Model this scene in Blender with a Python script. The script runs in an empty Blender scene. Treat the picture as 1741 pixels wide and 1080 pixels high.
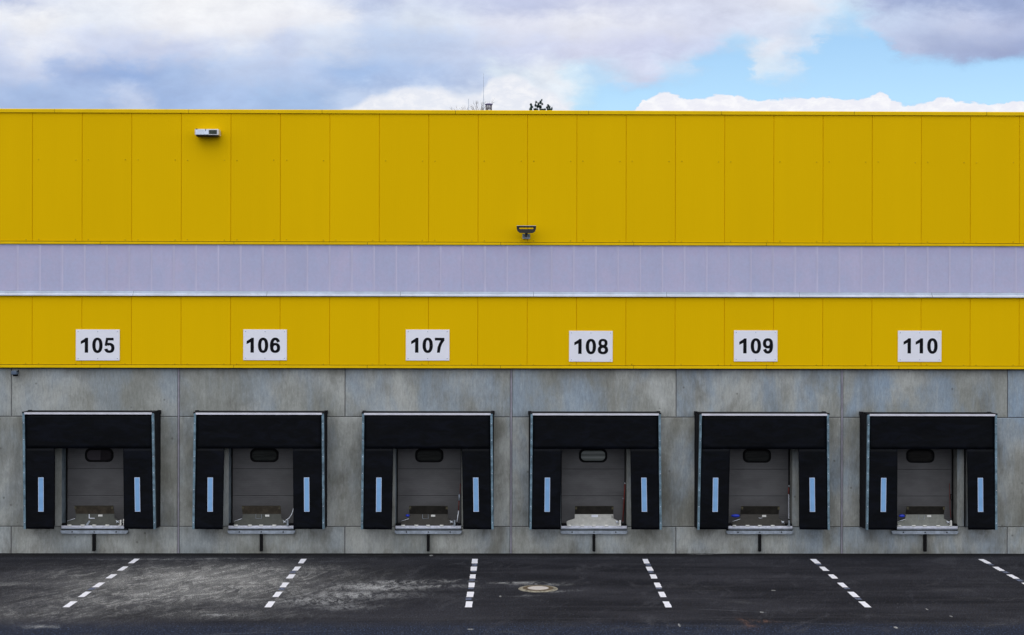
import bpy, bmesh, math, random
from mathutils import Vector, Matrix, noise as mnoise
random.seed(7)
PI = math.pi
S = bpy.context.scene
COL = S.collection

# ------------------------------------------------------------------ camera
FPX = 2800.0                       # focal length in photo pixels (1741 wide)
CAMZ, DIST = 6.23, 40.0
YAW, ROLL = 0.0103, -0.00205
CX, CY = 893.0, 505.0
R = Matrix.Rotation(-YAW, 4, 'Z') @ Matrix.Rotation(PI/2, 4, 'X') @ Matrix.Rotation(-ROLL, 4, 'Z')
CAM = Vector((0, -DIST, CAMZ))
cd = bpy.data.cameras.new('camera'); cam = bpy.data.objects.new('camera', cd); COL.objects.link(cam)
cam.matrix_world = Matrix.Translation(CAM) @ R
cd.sensor_width = 36; cd.lens = FPX/1741*36
cd.shift_x = (870.5-CX)/1741; cd.shift_y = (CY-540)/1741
cd.clip_end = 3000; cd.clip_start = 0.5
S.camera = cam
R3 = R.to_3x3()

def ray(px, py):
    return R3 @ Vector(((px-CX)/FPX, -(py-CY)/FPX, -1))
def at(px, py, Y=0.0):             # point of the vertical plane y=Y seen at a photo position
    d = ray(px, py); return CAM + d*((Y+DIST)/d.y)
def gr(px, py):                    # point of the yard
    d = ray(px, py); return CAM + d*(-CAMZ/d.z)
def zz(py, px=864, Y=0.0): return at(px, py, Y).z

# ------------------------------------------------------------------ node helpers
def newmat(name):
    m = bpy.data.materials.new(name); m.use_nodes = True
    return m, m.node_tree, m.node_tree.nodes['Principled BSDF']
class NT:
    def __init__(s, nt): s.nt = nt
    def node(s, typ, **kw):
        n = s.nt.nodes.new(typ)
        for k, v in kw.items(): setattr(n, k, v)
        return n
    def put(s, sock, v):
        if isinstance(v, bpy.types.NodeSocket): s.nt.links.new(v, sock)
        elif v is not None: sock.default_value = v
    def m(s, op, a, b=None, c=None, clamp=False):
        n = s.node('ShaderNodeMath', operation=op, use_clamp=clamp)
        s.put(n.inputs[0], a); s.put(n.inputs[1], b); s.put(n.inputs[2], c)
        return n.outputs[0]
    def mix(s, f, a, b, mode='MIX'):
        n = s.node('ShaderNodeMix', data_type='RGBA', blend_type=mode)
        s.put(n.inputs[0], f); s.put(n.inputs[6], a); s.put(n.inputs[7], b)
        return n.outputs[2]
    def ss(s, v, lo, hi, a=0.0, b=1.0):
        n = s.node('ShaderNodeMapRange', interpolation_type='SMOOTHSTEP')
        s.put(n.inputs[0], v); s.put(n.inputs[1], lo); s.put(n.inputs[2], hi); s.put(n.inputs[3], a); s.put(n.inputs[4], b)
        return n.outputs[0]
    def noise(s, vec, scale, detail=4, rough=.55, dist=0, sc3=None, loc=None, col=False):
        if sc3 or loc:
            mp = s.node('ShaderNodeMapping'); s.put(mp.inputs[0], vec)
            if sc3: mp.inputs['Scale'].default_value = sc3
            if loc: mp.inputs['Location'].default_value = loc
            vec = mp.outputs[0]
        n = s.node('ShaderNodeTexNoise'); s.put(n.inputs['Vector'], vec)
        n.inputs['Scale'].default_value = scale; n.inputs['Detail'].default_value = detail
        n.inputs['Roughness'].default_value = rough; n.inputs['Distortion'].default_value = dist
        return n.outputs['Color' if col else 'Fac']
    def pos(s):
        return s.node('ShaderNodeNewGeometry').outputs['Position']
    def xyz(s, v):
        n = s.node('ShaderNodeSeparateXYZ'); s.put(n.inputs[0], v); return n.outputs
    def comb(s, x, y, z):
        n = s.node('ShaderNodeCombineXYZ'); s.put(n.inputs[0], x); s.put(n.inputs[1], y); s.put(n.inputs[2], z); return n.outputs[0]
    def ramp(s, f, stops, interp='LINEAR'):
        n = s.node('ShaderNodeValToRGB'); s.put(n.inputs[0], f); e = n.color_ramp.elements
        n.color_ramp.interpolation = interp
        while len(e) < len(stops): e.new(0.5)
        for i, (p, c) in enumerate(stops):
            e[i].position = p; e[i].color = c if len(c) == 4 else (*c, 1)
        return n
    def bump(s, h, strength, dist, bsdf):
        n = s.node('ShaderNodeBump'); s.put(n.inputs['Height'], h)
        n.inputs['Strength'].default_value = strength; n.inputs['Distance'].default_value = dist
        s.nt.links.new(n.outputs[0], bsdf.inputs['Normal'])
def lin(r, g, b):
    f = lambda c: (c/255/12.92) if c/255 <= .04045 else ((c/255+.055)/1.055)**2.4
    return (f(r), f(g), f(b))
def c4(c, k=1.0): return (c[0]*k, c[1]*k, c[2]*k, 1)

def simple(name, col, rough=.5, metal=0.0, var=.12, scale=6.0, spec=None, bumpk=0.0):
    m, nt, b = newmat(name); g = NT(nt)
    n = g.noise(g.pos(), scale, 5, .6)
    f = g.ss(n, .3, .7)
    g.put(b.inputs['Base Color'], g.mix(f, c4(col, 1-var), c4(col, 1+var)))
    b.inputs['Roughness'].default_value = rough; b.inputs['Metallic'].default_value = metal
    if spec is not None: b.inputs['Specular IOR Level'].default_value = spec
    if bumpk: g.bump(n, bumpk, .01, b)
    return m

# ------------------------------------------------------------------ materials
def mat_yellow():
    m, nt, b = newmat('yellow_coated_steel'); g = NT(nt)
    p = g.pos(); x, y, z = g.xyz(p)
    big = g.noise(p, .22, 3, .5, sc3=(1, 1, .6))
    fine = g.noise(p, 1.3, 5, .6, sc3=(1, 1, .12))
    wash = g.noise(p, 5, 5, .7, sc3=(1, 1, .05), loc=(3, 0, 1))
    # colour drifts a little from sheet to sheet
    wn = g.node('ShaderNodeTexWhiteNoise', noise_dimensions='1D')
    g.put(wn.inputs['W'], g.m('FLOOR', g.m('DIVIDE', g.m('SUBTRACT', x, PAN0), PANW)))
    k = g.m('ADD', g.m('MULTIPLY', big, .10), g.m('MULTIPLY', fine, .08))
    k = g.m('ADD', k, g.m('MULTIPLY', wn.outputs[0], .035))
    k = g.m('ADD', k, g.m('MULTIPLY', wash, .05))
    k = g.ss(k, .07, .20)
    g.put(b.inputs['Base Color'], g.mix(k, (.75, .465, .0006, 1), (.80, .50, .0008, 1)))
    b.inputs['Roughness'].default_value = .5
    b.inputs['Specular IOR Level'].default_value = .02
    rib = g.m('SINE', g.m('MULTIPLY', x, 2*PI/.055))
    h = g.m('ADD', g.m('MULTIPLY', rib, .5), g.m('MULTIPLY', g.noise(p, 2.2, 3, .5), 1.2))
    g.bump(h, .10, .004, b)
    return m
def mat_concrete():
    m, nt, b = newmat('precast_concrete'); g = NT(nt)
    oi = g.node('ShaderNodeObjectInfo')
    off = g.m('MULTIPLY', oi.outputs['Random'], 37.0)
    p0 = g.pos()
    va = g.node('ShaderNodeVectorMath', operation='ADD'); g.put(va.inputs[0], p0); g.put(va.inputs[1], g.comb(off, off, off))
    p = va.outputs[0]
    x, y, z = g.xyz(p0)
    big = g.noise(p, .55, 6, .62, .6)
    mid = g.noise(p, .95, 5, .58, .3, loc=(5, 2, 9), sc3=(1.2, 1, .55))
    blue = g.noise(p, .75, 6, .60, .3, loc=(11, 0, 4), sc3=(1.25, 1, .5))
    streak = g.noise(p, 3.2, 5, .72, sc3=(1.8, 1, .10))
    fine = g.noise(p, 42, 4, .75, sc3=(1, 1, .35))
    grain = g.noise(p, 130, 2, .8)
    c = g.mix(g.ss(big, .36, .66), (.245, .256, .238, 1), (.410, .425, .410, 1))
    c = g.mix(g.m('MULTIPLY', g.ss(blue, .42, .64), g.ss(g.m('ADD', x, g.m('MULTIPLY', z, 3.0)), -6.0, 24.0, .30, 1.0)), c, (.255, .325, .405, 1))
    c = g.mix(g.m('MULTIPLY', g.ss(mid, .46, .72), .55), c, (.170, .165, .135, 1))
    c = g.mix(g.m('MULTIPLY', g.ss(streak, .50, .72), .30), c, (.42, .45, .455, 1))
    dark = g.noise(p, .8, 5, .60, .4, loc=(20, 3, 7), sc3=(1.2, 1, .7))
    c = g.mix(g.m('MULTIPLY', g.ss(dark, .54, .76), .65), c, (.105, .100, .082, 1))
    # damp weathering beside the dock frames and under the cladding edge
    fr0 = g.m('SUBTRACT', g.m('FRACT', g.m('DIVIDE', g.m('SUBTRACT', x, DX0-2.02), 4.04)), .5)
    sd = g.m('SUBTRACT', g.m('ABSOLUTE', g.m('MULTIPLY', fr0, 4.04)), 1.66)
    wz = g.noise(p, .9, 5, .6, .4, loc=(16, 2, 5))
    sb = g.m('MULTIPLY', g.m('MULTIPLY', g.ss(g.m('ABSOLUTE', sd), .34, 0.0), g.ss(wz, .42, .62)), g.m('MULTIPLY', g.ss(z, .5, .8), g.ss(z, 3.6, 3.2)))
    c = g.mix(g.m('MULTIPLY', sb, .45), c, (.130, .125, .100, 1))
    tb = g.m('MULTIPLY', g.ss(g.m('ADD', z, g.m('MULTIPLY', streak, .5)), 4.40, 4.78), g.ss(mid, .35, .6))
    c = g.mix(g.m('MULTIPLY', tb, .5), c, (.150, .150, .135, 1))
    # tie holes and pores
    vo = g.node('ShaderNodeTexVoronoi'); g.put(vo.inputs['Vector'], p); vo.inputs['Scale'].default_value = 2.2
    c = g.mix(g.m('MULTIPLY', g.ss(vo.outputs['Distance'], .085, .03), .55), c, (.07, .068, .062, 1))
    # uneven brown blotches beneath the shelters' side curtains
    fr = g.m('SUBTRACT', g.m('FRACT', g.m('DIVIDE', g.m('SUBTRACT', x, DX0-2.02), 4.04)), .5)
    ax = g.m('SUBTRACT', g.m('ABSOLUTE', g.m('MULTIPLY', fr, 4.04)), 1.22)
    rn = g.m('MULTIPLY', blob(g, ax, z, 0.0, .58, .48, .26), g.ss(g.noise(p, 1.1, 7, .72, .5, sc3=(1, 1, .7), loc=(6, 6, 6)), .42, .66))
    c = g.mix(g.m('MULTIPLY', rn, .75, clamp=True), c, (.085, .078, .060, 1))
    # splash dirt along the foot of the wall
    foot = g.m('MULTIPLY', g.ss(z, .22, .0), g.ss(g.noise(p, 3.5, 5, .7, sc3=(1, 1, .4)), .35, .7))
    c = g.mix(g.m('MULTIPLY', foot, .55), c, (.12, .115, .10, 1))
    f2 = g.m('MULTIPLY_ADD', g.noise(p, 16, 5, .8, sc3=(1.4, 1, .3), loc=(0, 0, 3)), 1.0, .50)
    f2 = g.m('MULTIPLY', f2, g.m('MULTIPLY_ADD', fine, .5, .75))
    f3 = g.m('MULTIPLY', f2, g.m('MULTIPLY_ADD', grain, .3, .85))
    c = g.mix(1.0, c, g.comb(f3, f3, f3), 'MULTIPLY')
    g.put(b.inputs['Base Color'], c)
    b.inputs['Roughness'].default_value = .86; b.inputs['Specular IOR Level'].default_value = .25
    g.bump(g.m('ADD', fine, g.m('MULTIPLY', mid, 2)), .25, .006, b)
    return m
def mat_poly():
    m, nt, b = newmat('polycarbonate_sheet'); g = NT(nt)
    p = g.pos(); x, y, z = g.xyz(p)
    n = g.noise(p, .9, 5, .6, sc3=(1, 1, .5)); n2 = g.noise(p, 14, 4, .7)
    s3 = g.noise(p, 3.5, 4, .6, sc3=(1, 1, .12))
    c = g.mix(g.ss(n, .36, .66), (.440, .448, .640, 1), (.495, .468, .655, 1))
    c = g.mix(g.m('MULTIPLY', g.ss(s3, .5, .75), .15), c, (.35, .42, .64, 1))
    mot = g.noise(p, 4.5, 6, .75, loc=(2, 2, 2)); c = g.mix(g.m('MULTIPLY', g.ss(mot, .44, .62), .4), c, (.43, .475, .68, 1))
    wn = g.node('ShaderNodeTexWhiteNoise', noise_dimensions='1D')
    g.put(wn.inputs['W'], g.m('FLOOR', g.m('DIVIDE', g.m('SUBTRACT', x, RIB0), RIBW)))
    k = g.m('MULTIPLY_ADD', wn.outputs[0], .04, .97)
    k = g.m('MULTIPLY', k, g.m('MULTIPLY_ADD', n2, .22, .89))
    c = g.mix(1.0, c, g.comb(k, k, k), 'MULTIPLY')
    # deeper lilac towards the head flashing
    c = g.mix(g.m('MULTIPLY', g.ss(z, zz(440), zz(418)), .30), c, (.37, .31, .53, 1))
    g.put(b.inputs['Base Color'], c)
    b.inputs['Roughness'].default_value = .38; b.inputs['Specular IOR Level'].default_value = .4
    fl = g.m('SINE', g.m('MULTIPLY', x, 2*PI/.036))
    g.bump(g.m('ADD', g.m('MULTIPLY', fl, .4), n2), .12, .004, b)
    return m
def blob(g, x, y, cx, cy, sx, sy):
    a = g.m('DIVIDE', g.m('SUBTRACT', x, cx), sx); c = g.m('DIVIDE', g.m('SUBTRACT', y, cy), sy)
    r = g.m('ADD', g.m('MULTIPLY', a, a), g.m('MULTIPLY', c, c))
    return g.m('EXPONENT', g.m('MULTIPLY', r, -1.0))
def mat_asphalt():
    m, nt, b = newmat('asphalt'); g = NT(nt)
    p = g.pos()
    warp = g.noise(p, .8, 4, .6, col=True)
    vm = g.node('ShaderNodeVectorMath', operation='MULTIPLY_ADD'); g.put(vm.inputs[0], warp)
    vm.inputs[1].default_value = (1.1, .9, 0); g.put(vm.inputs[2], p)
    vs = g.node('ShaderNodeVectorMath', operation='SUBTRACT'); g.put(vs.inputs[0], vm.outputs[0]); vs.inputs[1].default_value = (.55, .45, 0)
    wx, wy, _ = g.xyz(vs.outputs[0]); x, y, z = g.xyz(p)
    grain = g.noise(p, 38, 4, .85, sc3=(1, .55, 1)); agg = g.node('ShaderNodeTexVoronoi'); g.put(agg.inputs['Vector'], p); agg.inputs['Scale'].default_value = 70
    c = g.mix(g.ss(g.noise(p, .5, 5, .6, sc3=(.5, 1.5, 1)), .35, .68), (.0130, .0132, .0165, 1), (.0290, .0292, .0355, 1))
    lanes = g.noise(p, 1.2, 4, .6, sc3=(.12, 2.2, 1), loc=(4, 4, 0))
    c = g.mix(g.m('MULTIPLY', g.ss(lanes, .5, .72), .5), c, (.040, .040, .047, 1))
    # older, bluer course beyond the long seam
    new = g.ss(g.m('ADD', y, g.m('MULTIPLY', g.noise(p, .7, 3, .5), .25)), gr(870, 1056).y+.25, gr(870, 1069).y+.05)
    c = g.mix(g.m('MULTIPLY', new, .7), c, (.016, .021, .037, 1))
    sp = g.noise(p, 26, 3, .85, sc3=(1, .5, 1))
    c = g.mix(g.m('MULTIPLY', g.m('MULTIPLY', g.ss(sp, .54, .66), g.m('MULTIPLY_ADD', new, .80, .2)), .9), c, (.055, .085, .16, 1))
    vr = g.node('ShaderNodeVectorRotate', rotation_type='Z_AXIS'); g.put(vr.inputs['Vector'], p); vr.inputs['Angle'].default_value = .25; rot15 = vr.outputs[0]
    # pale specks of stone in the mix
    spk = g.ss(g.noise(p, 28, 2, .6, loc=(3, 1, 0), sc3=(1, .5, 1)), .665, .72)
    c = g.mix(g.m('MULTIPLY', spk, .42), c, (.17, .17, .18, 1))
    # blotches of older dust and oil in the whole yard
    bl = g.noise(rot15, 1.9, 8, .75, 1.0, sc3=(.8, .35, 1), loc=(12, 9, 0)); c = g.mix(g.m('MULTIPLY', g.ss(bl, .52, .66), .5), c, (.052, .053, .062, 1)); c = g.mix(g.m('MULTIPLY', g.ss(bl, .44, .30), .5), c, (.009, .009, .011, 1))
    # dark edge along the wall foot
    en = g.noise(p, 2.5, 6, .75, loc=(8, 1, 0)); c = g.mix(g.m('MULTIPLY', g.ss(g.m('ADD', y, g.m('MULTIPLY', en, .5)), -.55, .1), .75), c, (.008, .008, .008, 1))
    # dust and dried silt
    def rot(a):
        mp = g.node('ShaderNodeVectorRotate', rotation_type='Z_AXIS'); g.put(mp.inputs['Vector'], p); mp.inputs['Angle'].default_value = math.radians(a); return mp.outputs[0]
    st1 = g.noise(p, 1.3, 8, .72, .9, sc3=(1, .45, 1))
    st2 = g.noise(rot(28), 2.2, 9, .80, 1.8, sc3=(1.1, .36, 1), loc=(7, 3, 0))
    st3 = g.noise(rot(-12), 6.0, 8, .82, .8, sc3=(1.1, .30, 1), loc=(1, 8, 0))
    scr = g.noise(rot(62), 5.0, 6, .7, .5, sc3=(2.2, .10, 1), loc=(2, 5, 0))
    soft = None
    for (px, py, sx, sy, k) in ((330, 985, 2.6, 1.7, 1.4), (400, 968, 1.9, .9, .9), (300, 1010, 2.5, 1.2, .95), (200, 1020, 1.9, 1.3, .65),
                                (480, 1005, 1.1, .9, .55), (150, 975, 1.4, .6, .45), (90, 1040, 2.2, .8, .45), (380, 1045, 1.5, .5, .4), (10, 992, .8, .3, .6)):
        q = gr(px, py); bb = g.m('MULTIPLY', blob(g, wx, wy, q.x, q.y, sx, sy), k)
        soft = bb if soft is None else g.m('MAXIMUM', soft, bb)
    tex = g.m('ADD', g.m('MULTIPLY', st1, .72), g.m('MULTIPLY', st2, .28))
    f = g.m('MULTIPLY', g.ss(tex, .36, .60, .30, 1.0), soft)
    c = g.mix(g.m('MULTIPLY', f, .80, clamp=True), c, (.205, .206, .204, 1))
    bright = g.m('MULTIPLY', g.ss(g.m('ADD', g.m('MULTIPLY', st2, .6), g.m('MULTIPLY', st3, .4)), .49, .58), soft)
    c = g.mix(g.m('MULTIPLY', bright, .85, clamp=True), c, (.33, .33, .325, 1))
    c = g.mix(g.m('MULTIPLY', g.m('MULTIPLY', g.ss(scr, .60, .66), soft), .22, clamp=True), c, (.30, .30, .30, 1))
    hard = None
    for (px, py, sx, sy, k) in ((640, 998, .95, .42, 1.1), (600, 1012, 1.0, .45, 1.0), (545, 1022, .8, .5, .9), (740, 997, .7, .18, .9), (690, 990, .8, .2, .9),
                                (880, 991, .42, .16, 1.0), (915, 993, .50, .12, .9), (770, 988, .35, .18, .6), (375, 1046, .3, .16, .9), (590, 1032, .6, .25, .5),
                                (895, 1013, .3, .1, .3), (70, 1066, .3, .12, .8), (960, 1004, .3, .14, .45), (330, 950, 2.4, .09, .55), (620, 944, .5, .06, .2), (1220, 942, .45, .06, 1.0)):
        q = gr(px, py); bb = g.m('MULTIPLY', blob(g, wx, wy, q.x, q.y, sx, sy), k)
        hard = bb if hard is None else g.m('MAXIMUM', hard, bb)
    hf = g.m('MULTIPLY', hard, g.ss(g.m('ADD', g.m('MULTIPLY', st3, .5), g.m('MULTIPLY', st2, .5)), .44, .56))
    c = g.mix(g.m('MULTIPLY', hf, .9, clamp=True), c, (.30, .305, .31, 1))
    # faint scattered smears all over the yard
    allf = g.m('MULTIPLY', g.ss(g.noise(p, .9, 8, .78, 1.2, sc3=(.35, 1.2, 1), loc=(31, 2, 0)), .56, .74), .30)
    c = g.mix(allf, c, (.10, .10, .105, 1))
    # paving seams: wandering dark lines parallel to the wall
    for (py, x0, x1, w, k) in ((994.5, gr(390, 994).x, gr(620, 994).x, .022, .85), (994, gr(1150, 994).x, gr(1741, 994).x, .016, .6), (1063, gr(640, 1063).x, gr(1110, 1063).x, .03, .75), (1064.5, gr(1400, 1063).x, gr(1741, 1063).x, .02, .6)):
        y0 = gr(864, py).y
        yy = g.m('ADD', y, g.m('MULTIPLY', g.m('SUBTRACT', g.noise(p, .9, 3, .6), .5), .10))
        d = g.m('ABSOLUTE', g.m('SUBTRACT', yy, y0))
        wv = g.m('MULTIPLY', g.noise(p, 2.5, 3, .7, sc3=(1, 0, 0)), w*2)
        l = g.m('MULTIPLY', g.ss(d, wv, 0.0), g.m('MULTIPLY', g.ss(x, x0-.6, x0+.6), g.ss(x, x1+.6, x1-.6)))
        c = g.mix(g.m('MULTIPLY', l, k), c, (.006, .006, .006, 1))
    for (px, py, rx, ry, cc) in ((850.7, 1014, 0.025, .10, 0.18), (1295, 1041, 0.042, .08, 0.18), (1155, 1063, 0.021, .16, 0.27), (1523, 1067, 0.035, .10, 0.30), (1617, 1048, 0.028, .08, 0.18), (1576, 1036, 0.021, .08, 0.21), (1315, 1004, .05, .07, .16), (800, 1070, 0.063, .06, 0.21), (380, 972, 0.021, .10, 0.36), (733, 940.5+4, .05, .10, .2)):
        q = gr(px, py); c = g.mix(g.m('MULTIPLY', g.ss(blob(g, x, y, q.x, q.y, rx, ry), .25, .6), g.ss(st3, .30, .5)), c, (cc, cc, cc, 1))
    # swept tyre arcs
    for (ax, ay, r, w, k, lo, hi) in ((gr(1130, 1200).x, gr(1130, 1200).y, 7.9, .05, .32, gr(1140, 1000).x, gr(1285, 1000).x),
                                      (gr(1240, 1400).x, gr(1240, 1400).y, 12.4, .04, .22, gr(1150, 1000).x, gr(1420, 1000).x),
                                      (gr(470, 1500).x, gr(470, 1500).y, 13.2, .05, .3, gr(400, 1000).x, gr(640, 1000).x)):
        dx = g.m('SUBTRACT', x, ax); dy = g.m('SUBTRACT', y, ay)
        rr = g.m('SQRT', g.m('ADD', g.m('MULTIPLY', dx, dx), g.m('MULTIPLY', dy, dy)))
        l = g.ss(g.m('ABSOLUTE', g.m('SUBTRACT', rr, r)), w, 0.0)
        l = g.m('MULTIPLY', l, g.m('MULTIPLY', g.ss(x, lo-.3, lo+.5), g.ss(x, hi+.3, hi-.5)))
        c = g.mix(g.m('MULTIPLY', g.m('MULTIPLY', l, g.ss(st3, .35, .6)), k), c, (.14, .15, .17, 1))
    # rust rub
    for (px, py, sx, sy) in ((1297, 1059, .22, .10), (1275, 1060, .10, .5)):
        q = gr(px, py); c = g.mix(g.m('MULTIPLY', g.m('MULTIPLY', blob(g, wx, wy, q.x+.0, q.y, sx, sy), g.ss(st3, .45, .6)), .5), c, (.16, .085, .06, 1))
    k = g.m('MULTIPLY_ADD', g.ss(grain, .34, .66), 1.5, .30); k = g.m('MULTIPLY', k, g.m('MULTIPLY_ADD', agg.outputs['Distance'], .35, .85))
    c = g.mix(1.0, c, g.comb(k, k, k), 'MULTIPLY')
    g.put(b.inputs['Base Color'], c)
    g.put(b.inputs['Roughness'], g.m('MULTIPLY_ADD', st1, .25, .66))
    b.inputs['Specular IOR Level'].default_value = .05
    g.bump(g.m('ADD', grain, g.m('MULTIPLY', agg.outputs['Distance'], 1.2)), .5, .006, b)
    return m
def mat_fabric():
    m, nt, b = newmat('black_tarpaulin'); g = NT(nt)
    oi = g.node('ShaderNodeObjectInfo'); off = g.m('MULTIPLY', oi.outputs['Random'], 19.0)
    va = g.node('ShaderNodeVectorMath', operation='ADD'); g.put(va.inputs[0], g.pos()); g.put(va.inputs[1], g.comb(off, 0, off))
    p = va.outputs[0]
    n = g.noise(p, 1.4, 4, .55, .3); n2 = g.noise(p, 3.2, 5, .7, .8, sc3=(.6, 1, 1.6))
    scuff = g.noise(p, 5, 6, .75, sc3=(2.2, 1, .5))
    c = g.mix(g.ss(n2, .4, .7), (.0022, .0028, .0042, 1), (.0040, .0052, .0095, 1))
    c = g.mix(g.m('MULTIPLY', g.ss(scuff, .62, .78), .12), c, (.009, .0105, .015, 1))
    g.put(b.inputs['Base Color'], c)
    g.put(b.inputs['Roughness'], g.m('MULTIPLY_ADD', n2, .25, .42))
    b.inputs['Specular IOR Level'].default_value = .075
    g.bump(g.m('ADD', g.m('MULTIPLY', n, 2.0), g.m('MULTIPLY', n2, .35)), .55, .03, b)
    return m
def mat_door():
    m, nt, b = newmat('grey_door_steel'); g = NT(nt)
    p = g.pos(); x, y, z = g.xyz(p)
    n = g.noise(p, 1.5, 5, .6, sc3=(1, 1, 2)); n2 = g.noise(p, 30, 4, .8, sc3=(.25, 1, 3))
    c = g.mix(g.ss(n, .35, .65), (.082, .081, .086, 1), (.108, .107, .113, 1))
    k = g.m('MULTIPLY_ADD', n2, .30, .85); c = g.mix(1.0, c, g.comb(k, k, k), 'MULTIPLY')
    g.put(b.inputs['Base Color'], c); b.inputs['Roughness'].default_value = .5
    g.bump(g.m('SINE', g.m('MULTIPLY', z, 2*PI/.05)), .18, .004, b)
    return m
def mat_tread(name, base, rough):
    m, nt, b = newmat(name); g = NT(nt)
    tc = g.node('ShaderNodeTexCoord').outputs['Object']; x, y, z = g.xyz(tc)
    u = g.m('MULTIPLY', g.m('ADD', x, z), 1/.030); v = g.m('MULTIPLY', g.m('SUBTRACT', x, z), 1/.030)
    s = g.m('MULTIPLY', g.m('SINE', g.m('MULTIPLY', u, PI)), g.m('SINE', g.m('MULTIPLY', v, PI)))
    h = g.ss(s, .25, .6); n = g.noise(g.pos(), 9, 5, .7)
    c = g.mix(h, c4(base, .82), c4(base, 1.12))
    k = g.m('MULTIPLY_ADD', n, .9, .55); c = g.mix(1.0, c, g.comb(k, k, k), 'MULTIPLY')
    g.put(b.inputs['Base Color'], c)
    b.inputs['Metallic'].default_value = .35; b.inputs['Roughness'].default_value = rough
    g.bump(h, .5, .006, b)
    return m
def mat_glass(name, ca, cb, split=None, bands=False):
    m, nt, b = newmat(name); g = NT(nt)
    tc = g.node('ShaderNodeTexCoord').outputs['Object']; x, y, z = g.xyz(tc)
    n = g.noise(tc, 7, 5, .7, sc3=(.3, 1, 3))
    if split is not None: f = g.ss(x, split-.004, split+.004)
    elif bands: f = g.ss(g.m('SINE', g.m('MULTIPLY_ADD', z, 55.0, g.m('MULTIPLY', n, 2.0))), -.5, .9)
    else: f = g.ss(n, .4, .65)
    c = g.mix(f, c4(ca), c4(cb)); c = g.mix(g.m('MULTIPLY', g.ss(n, .5, .7), .25), c, c4(ca, 1.6))
    g.put(b.inputs['Base Color'], c); b.inputs['Roughness'].default_value = .25; b.inputs['Specular IOR Level'].default_value = .15
    return m

PAN0 = at(57, 400).x; PANW = (at(1731, 400).x-PAN0)/20
RIB0 = at(32.2, 455).x; RIBW = (at(1710, 455).x-RIB0)/45
RIBW = .5375
M = {}
DX0 = at(161.4, 895).x
M['yellow'] = mat_yellow()
M['yellow_trim'] = simple('yellow_trim', (.80, .52, .001), .45, 0, .05, 1.5, .08)
M['screw'] = simple('screw_head', (.60, .40, .004), .5, 0, .2, 9, .1)
M['dark'] = simple('dark_gap', (.018, .016, .012), .8)
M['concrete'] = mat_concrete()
M['sealant'] = simple('lilac_sealant', (.27, .26, .31), .8, 0, .2, 3)
M['joint'] = simple('grey_joint', (.085, .085, .09), .85, 0, .3, 4)
M['poly'] = mat_poly()
M['polyrib'] = simple('polycarbonate_rib', (.505, .49, .665), .4, 0, .07, .6)
M['alu'] = simple('aluminium_profile', (.76, .80, .88), .45, .1, .10, 3)
M['alu2'] = simple('aluminium_profile_shade', (.40, .46, .56), .5, .3, .12, 3)
M['asphalt'] = mat_asphalt()
M['fabric'] = mat_fabric()
M['bellows'] = simple('bellows_rubber', (.009, .009, .011), .7, 0, .3, 8, .15)
M['rail'] = simple('white_rail', (.66, .66, .74), .45, .1, .08, 5)
M['galv'] = simple('galvanised_steel', (.145, .23, .29), .45, .4, .45, 6)
M['galv2'] = simple('galvanised_bracket', (.33, .37, .42), .45, .6, .3, 14)
M['steel'] = simple('milled_steel', (.68, .70, .80), .45, .15, .15, 12)
M['steel2'] = simple('galvanised_channel', (.34, .39, .46), .5, .4, .22, 9)
M['tape'] = simple('reflective_tape', (.19, .39, .68), .45, 0, .07, 5)
M['tape_edge'] = simple('tape_border', (.50, .60, .80), .5, 0, .06, 5)
M['rubber'] = simple('black_rubber', (.005, .005, .006), .7, 0, .3, 12, .12, bumpk=.3)
M['door'] = mat_door()
M['angle'] = simple('zinc_edge_angle', (.20, .25, .29), .6, .2, .25, 5)
M['angle2'] = simple('dull_edge_angle', (.20, .205, .19), .75, 0, .25, 5)
M['doorline'] = simple('door_seam', (.035, .035, .04), .8)
M['treadL'] = mat_tread('bright_chequer_plate', (.50, .50, .47), .45)
M['treadM'] = mat_tread('dull_chequer_plate', (.090, .094, .082), .5)
M['treadD'] = mat_tread('dark_chequer_plate', (.055, .051, .044), .55)
M['flapB'] = simple('brown_plate', (.085, .070, .050), .6, .2, .3, 8)
M['flapD'] = simple('dark_plate', (.030, .027, .022), .6, .2, .3, 8)
M['hazard'] = simple('yellow_corner_paint', (.052, .045, .02), .6, 0, .6, 25)
M['label'] = simple('white_label', (.75, .75, .72), .5)
M['sign'] = simple('white_sign_board', (.82, .83, .91), .5, 0, .02, 2, .2)
M['digit'] = simple('black_lettering', (.004, .004, .007), .6, 0, .1, 6, .1)
M['camgrey'] = simple('blue_grey_plastic', (.075, .11, .17), .5)
M['blue'] = simple('blue_plastic', (.01, .04, .55), .4)
M['red'] = simple('red_cord', (.13, .014, .010), .6, 0, .2, 8)
M['paint'] = None
M['castiron'] = simple('cast_iron', (.115, .085, .052), .6, .2, .45, 14)
M['concring'] = simple('manhole_concrete', (.22, .20, .155), .9, 0, .5, 14)
M['cover'] = simple('manhole_fill', (.50, .46, .43), .9, 0, .12, 16)
M['lampdark'] = simple('dark_lamp_housing', (.013, .011, .009), .6, 0, .2, 12)
M['lampsilver'] = simple('silver_lamp_housing', (.66, .66, .70), .35, .4, .08, 9)
M['lampwhite'] = simple('white_diffuser', (.72, .80, .95), .3)
M['lampglass'] = simple('dark_lamp_glass', (.012, .020, .010), .15, 0, .7, 22)
M['bark'] = simple('bark', (.07, .055, .045), .9, 0, .3, 8)
M['needle'] = simple('pine_needles', (.022, .058, .050), .7, 0, .5, 2.5)
M['twig'] = simple('bare_twigs', (.20, .18, .19), .9, 0, .2, 4)
M['vent'] = simple('vent_cap', (.12, .09, .20), .5, .2, .2, 5)
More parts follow.
